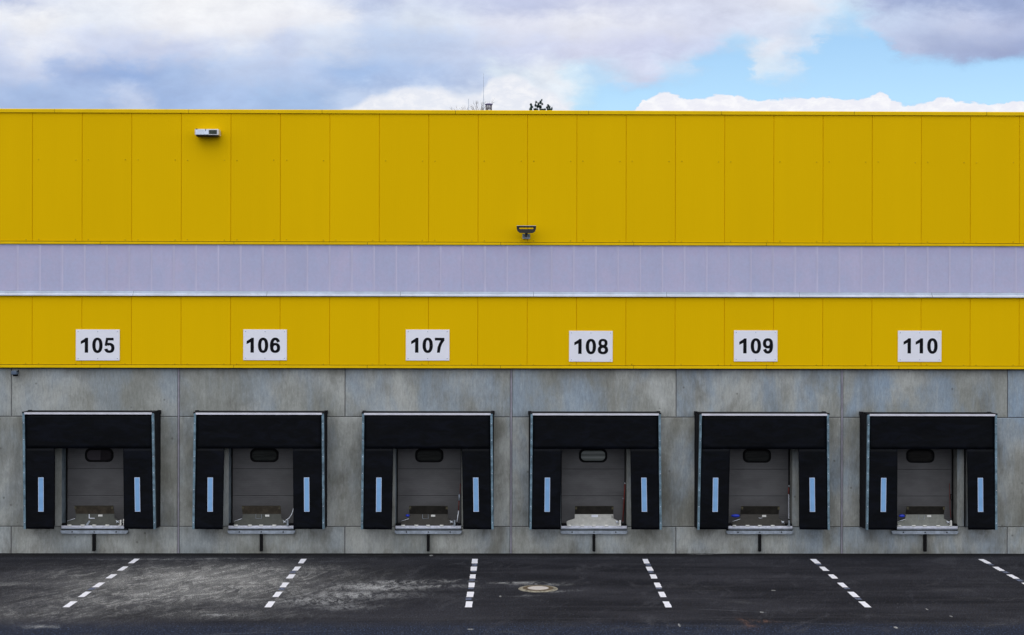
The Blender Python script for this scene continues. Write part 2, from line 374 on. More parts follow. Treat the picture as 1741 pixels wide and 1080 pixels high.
M['roof'] = simple('grey_roof_membrane', (.28, .28, .29), .85, 0, .15, 1)
def mat_paint():
    m, nt, b = newmat('white_road_paint'); g = NT(nt)
    n = g.noise(g.pos(), 16, 6, .75); n2 = g.noise(g.pos(), 70, 3, .8)
    f = g.m('MULTIPLY', g.ss(g.m('ADD', g.m('MULTIPLY', n, .6), g.m('MULTIPLY', n2, .4)), .55, .63), .7)
    g.put(b.inputs['Base Color'], g.mix(f, (.80, .80, .86, 1), (.25, .25, .27, 1)))
    b.inputs['Roughness'].default_value = .7
    return m
M['paint'] = mat_paint()
def mat_smudge():
    m, nt, b = newmat('worn_blue_premark'); g = NT(nt)
    n = g.noise(g.pos(), 18, 6, .8); n2 = g.noise(g.pos(), 60, 3, .8)
    f = g.ss(g.m('ADD', g.m('MULTIPLY', n, .5), g.m('MULTIPLY', n2, .5)), .46, .56)
    g.put(b.inputs['Base Color'], g.mix(f, (.026, .027, .033, 1), (.17, .21, .34, 1)))
    b.inputs['Roughness'].default_value = .8
    return m
M['smudge'] = mat_smudge()

# ------------------------------------------------------------------ mesh helpers
class MB:
    def __init__(s): s.bm = bmesh.new(); s.mats = []
    def mi(s, m):
        if m not in s.mats: s.mats.append(m)
        return s.mats.index(m)
    def face(s, pts, m):
        f = s.bm.faces.new([s.bm.verts.new(p) for p in pts]); f.material_index = s.mi(m); return f
    def box(s, x0, x1, y0, y1, z0, z1, m, bev=0.0):
        b = bmesh.new(); bmesh.ops.create_cube(b, size=1)
        for v in b.verts: v.co = Vector(((x0+x1)/2+v.co.x*(x1-x0), (y0+y1)/2+v.co.y*(y1-y0), (z0+z1)/2+v.co.z*(z1-z0)))
        if bev: bmesh.ops.bevel(b, geom=b.edges[:], offset=bev, segments=1, affect='EDGES', profile=.5)
        s.add(b, m)
    def add(s, b, m, mat=None):
        k = s.mi(m); vm = {}
        for v in b.verts: vm[v] = s.bm.verts.new(mat @ v.co if mat else v.co)
        for f in b.faces:
            try:
                nf = s.bm.faces.new([vm[v] for v in f.verts]); nf.material_index = k; nf.smooth = f.smooth
            except ValueError: pass
        b.free()
    def tube(s, pts, rad, m, n=8, caps=True):
        pts = [Vector(p) for p in pts]; rr = rad if isinstance(rad, (list, tuple)) else [rad]*len(pts)
        rings = []; k = s.mi(m)
        for i, p in enumerate(pts):
            d = (pts[min(i+1, len(pts)-1)]-pts[max(i-1, 0)]).normalized()
            a = d.orthogonal().normalized() if i == 0 else (A - d*A.dot(d)).normalized()
            A = a; bb = d.cross(a)
            rings.append([s.bm.verts.new(p+(a*math.cos(t)+bb*math.sin(t))*rr[i]) for t in [2*PI*j/n for j in range(n)]])
        for i in range(len(rings)-1):
            for j in range(n):
                f = s.bm.faces.new((rings[i][j], rings[i][(j+1) % n], rings[i+1][(j+1) % n], rings[i+1][j])); f.material_index = k; f.smooth = True
        if caps:
            for r in (rings[0], rings[-1]):
                f = s.bm.faces.new(r); f.material_index = k
    def prism(s, outline, y0, y1, m):   # outline of (x,z), extruded along y
        k = s.mi(m)
        a = [s.bm.verts.new((x, y0, z)) for x, z in outline]; b = [s.bm.verts.new((x, y1, z)) for x, z in outline]
        for q in (a, b): s.bm.faces.new(q).material_index = k
        n = len(outline)
        for i in range(n): s.bm.faces.new((a[i], a[(i+1) % n], b[(i+1) % n], b[i])).material_index = k
    def build(s, name, parent=None, recalc=True):
        if recalc: bmesh.ops.recalc_face_normals(s.bm, faces=s.bm.faces[:])
        me = bpy.data.meshes.new(name); s.bm.to_mesh(me); s.bm.free()
        for m in s.mats: me.materials.append(m)
        o = bpy.data.objects.new(name, me); COL.objects.link(o)
        if parent: o.parent = parent
        return o
def tag(o, label=None, cat=None, group=None, kind=None):
    if label: o['label'] = label
    if cat: o['category'] = cat
    if group: o['group'] = group
    if kind: o['kind'] = kind
    return o
def empty(name, loc, *a, **k):
    o = bpy.data.objects.new(name, None); COL.objects.link(o); o.location = loc; o.empty_display_size = .2
    return tag(o, *a, **k)
def place(o, loc):                 # child meshes written in world coordinates under a moved parent
    o.matrix_parent_inverse = Matrix.Translation(-Vector(loc)); return o

# ------------------------------------------------------------------ ground
g_ = MB()
g_.face([(-600, -400, 0), (600, -400, 0), (600, 900, 0), (-600, 900, 0)], M['asphalt'])
tag(g_.build('ground'), 'dark grey asphalt yard with pale dust stains and a blue-black outer course', 'ground', kind='structure')

# ------------------------------------------------------------------ dashed parking lines
LN = [((231, 952), (113, 1032)), ((515, 953), (456.5, 1031)), ((807.5, 953), (797, 1030)), ((1097.5, 953), (1135.5, 1030)), ((1383.5, 952), (1471.5, 1029)), ((1669.5, 952), (1790, 1029))]
YS = [(950.7, 958.3), (963.8, 970.7), (976.9, 984), (991, 999), (1006.6, 1015.5), (1023, 1033)]
lbl = ['leftmost dashed white parking line, ending in front of the dusty patch', 'dashed white parking line right of the dusty patch, between docks 106 and 107',
       'near vertical dashed white parking line between docks 107 and 108', 'dashed white parking line right of the manhole, between docks 108 and 109',
       'dashed white parking line between docks 109 and 110', 'dashed white parking line cut by the right edge of the photo']
for i, (a, b) in enumerate(LN):
    A, B = gr(*a), gr(*b)
    if i == 5: B = Vector((A.x + (A.x-gr(1383.5, 952).x)*0+.03, gr(1471.5, 1029).y, 0))
    mb = MB(); d = (B-A).normalized(); n = Vector((d.y, -d.x, 0))
    for j, (y0, y1) in enumerate(YS):
        ya, yb = gr(864, y0).y, gr(864, y1).y
        pa = A + d*((ya-A.y)/d.y); pb = A + d*((yb-A.y)/d.y)
        w = .068+random.uniform(-.004, .004)
        k = 8; off = [random.uniform(-.006, .006) for _ in range(20)]
        L = [pa.lerp(pb, t/k)+n*(w+off[t]) for t in range(k+1)]; Rr = [pa.lerp(pb, t/k)-n*(w+off[t+9]) for t in range(k+1)]
        ds = [random.uniform(-.012, .012) for _ in range(2)]
        L[0] += d*ds[0]; L[-1] += d*ds[1]
        for t in range(k):
            mb.face([(L[t].x, L[t].y, .004), (L[t+1].x, L[t+1].y, .004), (Rr[t+1].x, Rr[t+1].y, .004), (Rr[t].x, Rr[t].y, .004)], M['paint'])
        if (i, j) in ((1, 1), (1, 3), (2, 0), (2, 2), (2, 3), (2, 4), (2, 1), (3, 1), (3, 3), (3, 0), (4, 0), (4, 3), (4, 4), (5, 0), (5, 1), (5, 2), (0, 3)) and j < 5:
            q = pb + d*.05; q2 = q+d*random.uniform(.12, .30); ww = .06
            sh = n*random.uniform(-.02, .03)
            mb.face([(q+n*ww+sh).to_tuple()[:2]+(.003,), (q2+n*ww+sh).to_tuple()[:2]+(.003,), (q2-n*ww+sh).to_tuple()[:2]+(.003,), (q-n*ww+sh).to_tuple()[:2]+(.003,)], M['smudge'])
    tag(mb.build('parking_line'), lbl[i], 'road marking', kind='structure')

# ------------------------------------------------------------------ manhole
mc = gr(915, 1001.2); mh = empty('manhole', (mc.x, mc.y, 0), 'round manhole with pale concrete filled cover set in the asphalt', 'manhole')
def disc_ring(mb, r0, r1, z0, z1, m, n=48):
    for i in range(n):
        a, b = 2*PI*i/n, 2*PI*(i+1)/n
        P = lambda r, t, z: (r*math.cos(t), r*math.sin(t), z)
        if r0 > 0: mb.face([P(r0, a, z0), P(r1, a, z1), P(r1, b, z1), P(r0, b, z0)], m)
        else: mb.face([(0, 0, z0), P(r1, a, z1), P(r1, b, z1)], m)
mb = MB(); disc_ring(mb, .335, .415, .016, .008, M['concring']); disc_ring(mb, .415, .425, .008, .0, M['concring']); mb.build('concrete_collar', mh)
mb = MB(); disc_ring(mb, .245, .29, .012, .020, M['castiron']); disc_ring(mb, .29, .335, .020, .016, M['castiron']); mb.build('frame', mh)
mb = MB(); disc_ring(mb, 0, .225, .020, .018, M['cover']); disc_ring(mb, .225, .245, .018, .012, M['castiron']); mb.build('cover', mh)

# ------------------------------------------------------------------ warehouse
WX0, WX1, WY1 = -34.0, 34.0, 45.0
wh = empty('warehouse', (0, 0, 0), 'long yellow clad warehouse with lilac skylight band and grey precast concrete loading wall', 'warehouse')
Z = dict(top=zz(188.6), cop=zz(195.2), upb=zz(413.0), fl1=zz(416.8), pol_t=zz(418.6), pol_b=zz(496.2), sil_m=zz(500.3), sil_b=zz(504.6), lo_t=zz(505.6), lo_b=zz(621.7), fl2=zz(625.9), con=zz(627.6), j1=zz(709.4), j2=zz(895.8))

def cladding(z0, z1, screws):
    mb = MB(); y = -.10; k0 = int((WX0-PAN0)//PANW)+1; k1 = int((WX1-PAN0)//PANW)
    xs = [WX0]+[PAN0+k*PANW for k in range(k0, k1+1)]+[WX1]; gp = .008
    for a, b in zip(xs, xs[1:]):
        j = random.uniform(-.0015, .0015)
        mb.face([(a+gp, y+j, z0), (b-gp, y+j, z0), (b-gp, y+j, z1), (a+gp, y+j, z1)], M['yellow'])
        mb.face([(a, y+.017, z0), (a+gp, y+j, z0), (a+gp, y+j, z1), (a, y+.017, z1)], M['yellow'])
        mb.face([(b-gp, y+j, z0), (b, y+.017, z0), (b, y+.017, z1), (b-gp, y+j, z1)], M['yellow'])
    for z in screws:
        for k in range(k0, k1+1):
            for s in (-.155, .15):
                if random.random() < .06: continue
                cx = PAN0+k*PANW+s+random.uniform(-.006, .006); cz = z+random.uniform(-.008, .008)
                b = bmesh.new(); bmesh.ops.create_cone(b, cap_ends=True, segments=8, radius1=.017, radius2=.010, depth=.010)
                mb.add(b, M['screw'], Matrix.Translation((cx, y-.008, cz)) @ Matrix.Rotation(PI/2, 4, 'X'))
    return mb
def fix_normals(o): return o
o = cladding(Z['upb']+.016, Z['cop']-.002, (zz(274.5), zz(409.3))); o.build('upper_cladding', wh, False)
o = cladding(Z['lo_b']+.016, Z['lo_t'], (zz(619.3),)); o.build('lower_cladding', wh, False)

def trim(name, profile, m, seams, gap=.004, mats=None):
    # profile: (y,z) points swept along x, cut into lengths
    mb = MB(); xs = [WX0]+seams+[WX1]
    for a, b in zip(xs, xs[1:]):
        for i, ((y0, z0), (y1, z1)) in enumerate(zip(profile, profile[1:])):
            mm = mats[i] if mats else m
            mb.face([(a+gap, y0, z0), (b-gap, y0, z0), (b-gap, y1, z1), (a+gap, y1, z1)], mm)
    return mb.build(name, wh, False)
s0 = at(95.5, 190).x; sw = (at(1675, 190).x-s0)/7
seams = [s0+k*sw for k in range(-6, 12) if WX0+1 < s0+k*sw < WX1-1]
T = Z['top']; Cb = Z['cop']
trim('coping', [(-.06, Cb+.004), (-.135, Cb+.004), (-.135, T-.015), (-.115, T), (.35, T+.02), (.40, T-.2)], M['yellow_trim'], seams)
s1 = [s+1.1 for s in seams]
trim('upper_drip_flashing', [(-.108, Z['upb']+.004), (-.125, Z['upb']), (-.125, Z['fl1']), (-.04, Z['fl1']-.006)], M['yellow_trim'], s1)
trim('lower_drip_flashing', [(-.106, Z['lo_b']+.004), (-.122, Z['lo_b']), (-.122, Z['fl2']), (-.0, Z['fl2']-.01)], M['yellow_trim'], s1)
mb = MB()    # dark recesses behind the flashings
mb.box(WX0, WX1, -.078, -.06, Z['con']-.0, Z['lo_t']+.02, M['dark'])
mb.box(WX0, WX1, -.078, -.06, Z['pol_t']-.01, Z['cop']+.02, M['dark'])
mb.box(WX0, WX1, -.058, .3, Z['con'], T-.05, M['dark'])
mb.build('wall_core', wh)
# top aluminium line, polycarbonate and sill
mb = MB(); mb.box(WX0, WX1, -.10, -.079, Z['pol_t'], Z['pol_t']+.014, M['alu2']); mb.build('skylight_head_profile', wh)
mb = MB(); y = -.088
mb.face([(WX0, y, Z['pol_b']), (WX1, y, Z['pol_b']), (WX1, y, Z['pol_t']), (WX0, y, Z['pol_t'])], M['poly'])
k = int((WX0-RIB0)//RIBW)+1
while RIB0+k*RIBW < WX1:
    x = RIB0+k*RIBW; w = .021+random.uniform(-.002, .003)
    mb.box(x-w, x+w, y-.004, y-.0005, Z['pol_b'], Z['pol_t'], M['polyrib'], .0015); mb.box(x-w-.02, x-w-.012, y-.003, y-.0005, Z['pol_b'], Z['pol_t'], M['polyrib'], .001)
    
    k += 1
mb.build('skylight_band', wh)
a, b_, c = Z['pol_b'], Z['sil_m'], Z['sil_b']
trim('skylight_sill', [(-.088, a+.002), (-.10, a), (-.112, b_+.010), (-.112, b_), (-.165, b_-.014), (-.165, c+.006), (-.10, c-.002)], None, [s+1.9 for s in seams], .003,
     [M['dark'], M['alu2'], M['alu2'], M['alu'], M['alu'], M['dark']])
# roof and the other walls
mb = MB()
mb.box(WX0, WX1, .42, WY1, T-.45, T-.2, M['roof']); mb.build('roof', wh)
for bx_ in ((WX0-.1, WX0-.002, -.05, WY1), (WX1+.002, WX1+.1, -.05, WY1), (WX0, WX1, WY1+.002, WY1+.1)):
    mb = MB(); mb.box(*bx_, 0, T-.03, M['yellow']); mb.build('outer_wall', wh)

# concrete panels
DC = [161.4, 445.0, 728.4, 1009.6, 1291.0, 1571.6]
DX = [at(p, 895).x for p in DC]
HW = .805; ZH = 2.95; RD = .40
def panel(x0, x1, z0, z1, holes=(), c=.014):
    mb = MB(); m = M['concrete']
    xs = sorted({x0+c, x1-c} | {h for hh in holes for h in hh}); zs = [z0+c, z1-c]
    if holes: zs = [z0+c, ZH, z1-c]
    # extra divisions stay flat
    for i in range(len(xs)-1):
        for j in range(len(zs)-1):
            cx = (xs[i]+xs[i+1])/2
            if j == 0 and any(h0 < cx < h1 for h0, h1 in holes): continue
            mb.face([(xs[i], 0, zs[j]), (xs[i+1], 0, zs[j]), (xs[i+1], 0, zs[j+1]), (xs[i], 0, zs[j+1])], m)
    # chamfers and returns
    segs = []; cur = x0
    for h0, h1 in holes: segs.append((cur, h0)); cur = h1
    segs.append((cur, x1))
    for a, b in segs:
        aa = a+c if a == x0 else a; bb = b-c if b == x1 else b
        mb.face([(a, c, z0), (b, c, z0), (bb, 0, z0+c), (aa, 0, z0+c)], m)
        mb.face([(a, RD, z0), (b, RD, z0), (b, c, z0), (a, c, z0)], m)
    mb.face([(x0+c, 0, z1-c), (x1-c, 0, z1-c), (x1, c, z1), (x0, c, z1)], m)
    mb.face([(x0, c, z1), (x1, c, z1), (x1, RD, z1), (x0, RD, z1)], m)
    mb.face([(x0, c, z0), (x0+c, 0, z0+c), (x0+c, 0, z1-c), (x0, c, z1)], m)
    mb.face([(x1-c, 0, z0+c), (x1, c, z0), (x1, c, z1), (x1-c, 0, z1-c)], m)
    mb.face([(x0, RD, z0), (x0, c, z0), (x0, c, z1), (x0, RD, z1)], m)
    mb.face([(x1, c, z0), (x1, RD, z0), (x1, RD, z1), (x1, c, z1)], m)
    for h0, h1 in holes:
        mb.face([(h0, 0, z0+c), (h0, RD, z0+c), (h0, RD, ZH), (h0, 0, ZH)], m)
        mb.face([(h1, RD, z0+c), (h1, 0, z0+c), (h1, 0, ZH), (h1, RD, ZH)], m)
        mb.face([(h0, RD, ZH), (h1, RD, ZH), (h1, 0, ZH), (h0, 0, ZH)], m)
    return mb.build('concrete_panel', wh, False)
JP = [19.3, 303.5, 586.5, 869.0, 1149.5, 1431.5, 1713.0]
JX = [at(p, 760).x for p in JP]
wide = {1, 3, 5}
step = 4.04
ext_l = [JX[0]-step*k for k in range(1, 5)][::-1]; ext_r = [JX[-1]+step*k for k in range(1, 5)]
JA = ext_l+JX+ext_r; base = len(ext_l)
def gapw(i): return .027 if (i-base) in wide else .008
J1, J2 = Z['j1'], Z['j2']
for i in range(len(JA)-1):
    a, b = JA[i]+gapw(i), JA[i+1]-gapw(i+1)
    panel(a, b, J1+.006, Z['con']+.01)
    panel(a, b, -.05, J2-.006)
WI = [i for i in range(len(JA)) if (i-base) % 2 == 1]
for a_, b_ in zip(WI, WI[1:]):
    a, b = JA[a_]+gapw(a_), JA[b_]-gapw(b_)
    hs = [(x-HW, x+HW) for x in DX if a < x < b]
    panel(a, b, J2+.006, J1-.006, hs)
for x0_, x1_ in ((WX0, JA[WI[0]]-.02), (JA[WI[-1]]+.02, WX1)): panel(x0_, x1_, J2+.006, J1-.006)
mb = MB()   # sealant lines between the panels
for i, x in enumerate(JA):
    w = gapw(i)
    if (i-base) in wide: mb.box(x-w, x+w, .016, .05, 0, Z['con'], M['joint']); mb.box(x-w+.010, x+w-.010, .003, .0155, 0, Z['con'], M['sealant'])
    else:
        mb.box(x-w, x+w, .012, .05, 0, J2-.006, M['joint']); mb.box(x-w, x+w, .012, .05, J1+.006, Z['con'], M['joint'])
segs = []; cur = WX0
for x in DX: segs.append((cur, x-HW)); cur = x+HW
segs.append((cur, WX1))
for z in (J1,): mb.box(WX0, WX1, .016, .052, z-.0065, z+.0065, M['joint'])
for a, b in segs: mb.box(a, b, .016, .052, J2-.0065, J2+.0065, M['joint'])
mb.build('joint_sealant', wh)

# dock doors ---------------------------------------------------------------
glass = [mat_glass('door_glass_lilac', (.060, .052, .062), (.018, .014, .018), .03), mat_glass('door_glass_green', (.020, .024, .022), (.040, .045, .042)),
         mat_glass('door_glass_dark', (.018, .020, .018), (.030, .033, .031)), mat_glass('door_glass_lit_interior', (.19, .21, .20), (.34, .37, .355), None, True),  # striped pane: the lit interior behind it is painted into the glass colour
         mat_glass('door_glass_dim', (.016, .018, .017), (.026, .028, .027)), mat_glass('door_glass_black', (.010, .009, .008), (.018, .017, .015))]
def rrect(cx, cz, hw, hh, r, n=6):
    pts = []
    for sx, sz, a0 in ((1, 1, 0), (-1, 1, 90), (-1, -1, 180), (1, -1, 270)):
        for k in range(n+1):
            t = math.radians(a0+90*k/n); pts.append((cx+sx*(hw-r)+r*math.cos(t), cz+sz*(hh-r)+r*math.sin(t)))
    return pts
YD = RD+.012
for i, x in enumerate(DX):
    d = empty('dock_door', (x, YD, 0)); d.parent = wh
    mb = MB(); zs = [J2-.02, zz(842.9, 864, YD), zz(797.4, 864, YD), zz(797.4, 864, YD)+.66, 3.2]
    for a, b in zip(zs, zs[1:]):
        g = .005
        mb.face([(-.95, 0, a+g), (.95, 0, a+g), (.95, 0, b-g), (-.95, 0, b-g)], M['door'])
        mb.face([(-.95, .012, a), (.95, .012, a), (.95, 0, a+g), (-.95, 0, a+g)], M['doorline'])
        mb.face([(-.95, 0, b-g), (.95, 0, b-g), (.95, .012, b), (-.95, .012, b)], M['doorline'])
    mb.build('door_leaf', d, False)
    zc = zz(774.6, 864, YD); mb = MB()
    o_ = rrect(0, zc, .347, .168, .13); i_ = rrect(0, zc, .295, .122, .105)
    for k in range(len(o_)):
        l = (k+1) % len(o_)
        mb.face([(o_[k][0], -.018, o_[k][1]), (o_[l][0], -.018, o_[l][1]), (i_[l][0], -.014, i_[l][1]), (i_[k][0], -.014, i_[k][1])], M['rubber'])
        mb.face([(o_[k][0], -.001, o_[k][1]), (o_[l][0], -.001, o_[l][1]), (o_[l][0], -.018, o_[l][1]), (o_[k][0], -.018, o_[k][1])], M['rubber'])
    mb.build('window_frame', d)
    mb = MB(); mb.face([(px_, -.008, pz_) for px_, pz_ in i_], glass[i]); mb.build('window_pane', d)
    for s in (-1, 1):
        mb = MB(); mb.box(*sorted((s*HW, s*(HW-.034))), -.07, -.012, J2+.02, ZH, M['rubber'])
        mb.build('door_seal', d)
    for s in (-1, 1):   # edge angle lining the reveal
        mb = MB(); mb.box(*sorted((s*(HW-.001), s*(HW-.006))), -YD+.012, -.072, J2+.02, ZH, M['angle'] if s < 0 else M['angle2'])
        mb.build('reveal_angle', d)

# ------------------------------------------------------------------ dock shelters
YF = -.50
SH = [  # top-left, bottom-left, top-right, bottom-right of the front in photo x; inner curtain edges at header and at foot (left, right)
    (38.6, 40.6, 261.8, 265.0, 92.6, 92.4, 209.3, 211.0),
    (329.8, 327.2, 550.8, 552.0, 381.5, 379.2, 498.0, 499.0),
    (615.8, 613.6, 837.4, 839.2, 668.5, 666.5, 785.0, 787.4),
    (902.2, 900.2, 1123.2, 1125.0, 954.6, 952.8, 1071.8, 1073.3),
    (1189.5, 1185.5, 1409.4, 1410.6, 1241.2, 1238.3, 1357.5, 1359.3),
    (1474.8, 1472.2, 1694.8, 1695.3, 1526.0, 1525.0, 1643.8, 1645.8)]
TAPES = [(69.4, 69.6, 233.0, 234.0), (357.4, 357.2, 521.2, 521.6), (644.2, 643.8, 808.8, 809.6), (930.8, 930.3, 1094.8, 1095.7), (1216.8, 1215.9, 1380.8, 1381.4), (1502.6, 1501.8, 1666.9, 1667.3)]
nums = ['105', '106', '107', '108', '109', '110']
def curtain(mb, TL, TR, BL, BR, y, m, amp, seed, nx=14, nz=26, foot=0.0, th=.012):
    # a hanging sheet with soft folds and a real thickness
    grid = []
    for j in range(nz+1):
        t = j/nz; row = []
        for i in range(nx+1):
            s = i/nx
            px_ = (BL[0]*(1-s)+BR[0]*s)*(1-t)+(TL[0]*(1-s)+TR[0]*s)*t
            pz_ = (BL[1]*(1-s)+BR[1]*s)*(1-t)+(TL[1]*(1-s)+TR[1]*s)*t
            e = min(1, 4*min(s, 1-s)+.15)*(min(1, 3.5*(1-t)+.02) if foot > .013 else min(1, 3*t+.02))
            q = mnoise.noise(Vector((px_*1.5+seed, seed*3.1, pz_*1.2)))*amp + mnoise.noise(Vector((px_*4+seed, seed, pz_*2.0)))*amp*.35
            row.append((px_, y+q*e-foot*(1-t), pz_))
        grid.append(row)
    k = mb.mi(m); F = [[mb.bm.verts.new(p) for p in r] for r in grid]; B = [[mb.bm.verts.new((p[0], p[1]+th, p[2])) for p in r] for r in grid]
    for j in range(nz):
        for i in range(nx):
            f = mb.bm.faces.new((F[j][i], F[j][i+1], F[j+1][i+1], F[j+1][i])); f.smooth = True; f.material_index = k
            f = mb.bm.faces.new((B[j+1][i], B[j+1][i+1], B[j][i+1], B[j][i])); f.smooth = True; f.material_index = k
    for j in range(nz):
        for i in (0, nx): mb.bm.faces.new((F[j][i], F[j+1][i], B[j+1][i], B[j][i])).material_index = k
    for i in range(nx):
        for j in (0, nz): mb.bm.faces.new((F[j][i], F[j][i+1], B[j][i+1], B[j][i])).material_index = k
for i, x in enumerate(DX):
    tl, bl, tr, br, il, ilb, ir, irb = SH[i]; L = (x, 0, 0)
    yt, yb = 700.8+.0020*(tl-40), 899.6+.0008*(tl-40)
    f = lambda px_, py_, Y=YF: (lambda p: (p.x, p.z))(at(px_, py_, Y))
    TLp, TRp, BLp, BRp = f(tl, yt), f(tr, yt), f(bl, yb), f(br, yb)
    zt, zb = TLp[1], BLp[1]
    sh = empty('dock_shelter', L, 'black fabric dock shelter with two light blue reflective strips under sign '+nums[i], 'dock shelter', 'black dock shelters along the loading wall')
    # header curtain
    mb = MB(); zhb = zz(762.6+.001*(tl-40), (tl+tr)/2, YF)
    curtain(mb, (TLp[0]+.05, zt-.055), (TRp[0]-.05, zt-.055), (TLp[0]+.052, zhb), (TRp[0]-.052, zhb), YF+.000, M['fabric'], .006, i*7.3+1, 26, 10, .0, .004)
    place(mb.build('header_curtain', sh), L)
    zst = zhb-.0025
    for (a, b, c, d_, sd) in ((TLp[0]+.05, f(il, 764)[0], BLp[0]+.045, f(ilb, 898)[0], 1), (f(ir, 764)[0], TRp[0]-.05, f(irb, 898)[0], BRp[0]-.045, 2)):
        mb = MB(); curtain(mb, (a, zst), (b, zst), (c, zb+.004), (d_, zb+random.uniform(-.006, .004)), YF+.001, M['fabric'], .016, i*3.7+sd*11, 12, 30, .015)
        cu = place(mb.build('side_curtain', sh), L)
        t0, t1 = (TAPES[i][0], TAPES[i][1]) if sd == 1 else (TAPES[i][2], TAPES[i][3])
        mb = MB(); top = at(t0, 811.9+.0005*tl, YF-.035); bot = at(t1, 870.1+.0003*tl, YF-.035); w = .064
        yy = YF-.030
        def q4(dw, dz, y, m):
            mb.face([(bot.x-w+dw, y-.004, bot.z+dz), (bot.x+w-dw, y-.004, bot.z+dz), (top.x+w-dw, y, top.z-dz), (top.x-w+dw, y, top.z-dz)], m)
        q4(0, 0, yy, M['tape_edge']); q4(.012, .012, yy-.002, M['tape'])
        o = mb.build('reflective_strip', cu, False); o.matrix_parent_inverse = (Matrix.Translation(L) @ cu.matrix_parent_inverse).inverted()
        o.matrix_parent_inverse = Matrix.Identity(4)
    # front edge rails
    for (p, q, s) in ((TLp, BLp, 1), (TRp, BRp, -1)):
        mb = MB(); w = .052*s
        z0, z1 = zb+.0, zt-.02
        e = .005
        for (ya, yb2) in ((YF-.028, YF+.05),):
            P8 = [(q[0], ya, z0), (q[0]+w, ya, z0), (p[0]+w, ya, z1), (p[0], ya, z1)]
            B8 = [(a, yb2, c) for a, _, c in P8]
            mb.face(P8, M['galv']); mb.face(B8, M['galv'])
            for k in range(4): mb.face([P8[k], P8[(k+1) % 4], B8[(k+1) % 4], B8[k]], M['galv'])
        for k in range(7):
            t = (k+.4)/7; xx = q[0]+(p[0]-q[0])*t+w*.5; z_ = z0+(z1-z0)*t
            b = bmesh.new(); bmesh.ops.create_cone(b, cap_ends=True, segments=8, radius1=.010, radius2=.008, depth=.008)
            mb.add(b, M['steel'], Matrix.Translation((xx, YF-.032, z_)) @ Matrix.Rotation(PI/2, 4, 'X'))
        bmesh.ops.remove_doubles(mb.bm, verts=mb.bm.verts, dist=1e-5)
        place(mb.build('edge_rail', sh), L)
        # bellows between wall and front frame
        mb = MB(); n = 9; prev = None; sgn = -s
        for k in range(n+1):
            t = k/n; yv = YF+.052+(-.012-YF-.052)*t
            off = (.0 if k % 2 else -.014)*sgn
            xt = p[0]*(1-t)+(x-s*1.587)*t; xb = q[0]*(1-t)+(x-s*1.587)*t
            row = [(xb+off, yv, z0+.005), (xt+off, yv, z1+.01)]
            if prev:
                mb.face([prev[0], row[0], row[1], prev[1]], M['bellows'])
            prev = row
        yv = -.012
        place(mb.build('bellows_side', sh, False), L)
        mb = MB(); xo = p[0] if s == 1 else p[0]
        mb.box(*sorted((p[0]-s*.012, p[0]+s*.055)), YF-.024, YF+.03, zt-.035, zt+.012, M['bellows'], .004)
        place(mb.build('corner_bracket', sh), L)
        mb = MB(); mb.box(*sorted((x-s*1.60, x-s*1.52)), -.10, -.002, zt-.07, zt+.02, M['bellows'], .004)
        place(mb.build('wall_bracket', sh), L)
        # wall frame post
        mb = MB(); mb.box(*sorted((x-s*1.585, x-s*1.50)), -.05, -.003, z0+.01, zt-.02, M['bellows'], .004)
        place(mb.build('wall_frame', sh), L)
        mb = MB(); mb.box(*sorted((x-s*.985, x-s*.962)), -.06, -.003, J2+.02, zt-.05, M['bellows'])
        place(mb.build('wall_frame', sh), L)
    # head rail and roof sheet
    mb = MB(); mb.box(TLp[0]+.045, TRp[0]-.045, YF-.040, YF+.01, zt-.052, zt-.004, M['rail'], .004)
    place(mb.build('head_rail', sh), L)
    mb = MB(); mb.box(TLp[0]+.004, TRp[0]-.004, YF-.030, -.003, zt-.002, zt+.008, M['bellows'], .002)
    place(mb.build('roof_sheet', sh), L)

